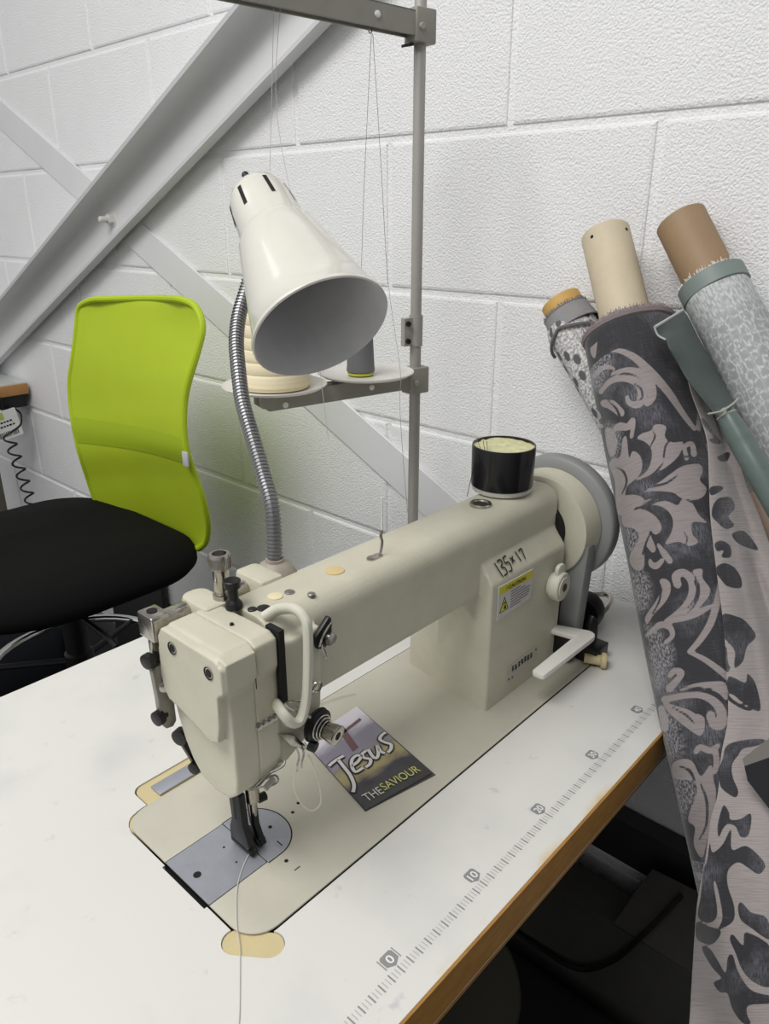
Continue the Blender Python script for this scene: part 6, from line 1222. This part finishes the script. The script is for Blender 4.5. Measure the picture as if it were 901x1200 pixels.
# ------------------------------------------------------------------ clutter behind the chair
bm = BM()
for k in range(2): pass
o = rrect(.05, .50, 1.70, 2.02, .05)
R = [[bm.verts.new((.275 + (x - .275) * k + .01 * mnoise.noise(V((x * 9, y * 9, z * 9))), 1.86 + (y - 1.86) * k + .012 * mnoise.noise(V((y * 8, z * 8, x * 8))), z)) for x, y in o] for k, z in ((.9, -.768), (1, -.74), (1.02, -.6), (.98, -.48), (.9, -.44))]
bm.faces.new(R[0][::-1]); bm.faces.new(R[-1])
for A_, B_ in zip(R, R[1:]):
    for i in range(len(A_)): bm.faces.new((A_[i], A_[(i + 1) % len(A_)], B_[(i + 1) % len(A_)], B_[i]))
tag(build('storage_bag', bm, mat('navy_cloth', rgb(34, 37, 44), .8, bump=.3, bscale=80), smooth=60), 'dark navy cloth bag on the floor behind the black chair', 'bag')
bm = BM(); lathe(bm, (.585, 1.30, -.768), (0, 0, 1), [(0, .055), (.14, .062), (.142, .055), (.05, .05)], 32); tag(build('waste_tub', bm, mat('grey_tub', rgb(120, 118, 112), .5)), 'small grey tub on the floor by the wall beside the chair', 'tub')
bm = BM(); prism(bm, [(.645, 1.42, -.768), (.657, 1.42, -.768), (.657, 1.42, -.40), (.645, 1.42, -.40)], (0, .30, 0)); bevel(bm, .002, 2); tag(build('folded_board', bm, mat('black_board', rgb(40, 40, 42), .7)), 'dark folded board leaning on the wall behind the chair column', 'board')

# ------------------------------------------------------------------ light
def area(name, loc, target, sx, sy, power, col=(1, 1, 1)):
    l = bpy.data.lights.new(name, 'AREA'); l.shape = 'RECTANGLE'; l.size = sx; l.size_y = sy; l.energy = power; l.color = col
    o = bpy.data.objects.new(name, l); COL.objects.link(o); o.location = loc
    o.rotation_euler = (V(target) - V(loc)).to_track_quat('-Z', 'Y').to_euler(); return o
area('ceiling_panel', (-.85, .36, 2.0), (-.8, .36, -.77), 1.4, .8, 39, (1, .99, .97))
area('ceiling_panel', (-1.1, 1.7, 2.0), (-1.1, 1.65, -.77), 1.4, .7, 7, (1, .99, .97))
# the rest of the room: brighter towards the open shop floor (left and behind the bench), dim towards the operator's side
w = bpy.data.worlds.new('room'); SC.world = w; w.use_nodes = True; nt = w.node_tree
bg = nt.nodes['Background']; bg.inputs[0].default_value = (1, 1, 1, 1)
tc = nd(nt, 'ShaderNodeTexCoord'); dt = nd(nt, 'ShaderNodeVectorMath', operation='DOT_PRODUCT'); dt.inputs[1].default_value = V((-.82, .30, .48)).normalized()
nt.links.new(tc.outputs['Generated'], dt.inputs[0])
mr = nd(nt, 'ShaderNodeMapRange'); mr.inputs[1].default_value = -.35; mr.inputs[2].default_value = 1; mr.inputs[3].default_value = .05; mr.inputs[4].default_value = .58
nt.links.new(dt.outputs['Value'], mr.inputs[0]); nt.links.new(mr.outputs[0], bg.inputs[1])
SC.view_settings.view_transform = 'Standard'; SC.view_settings.look = 'None'; SC.view_settings.exposure = 0; SC.view_settings.gamma = 1; SC.view_settings.use_curve_mapping = False
SC.cycles.use_denoising = True
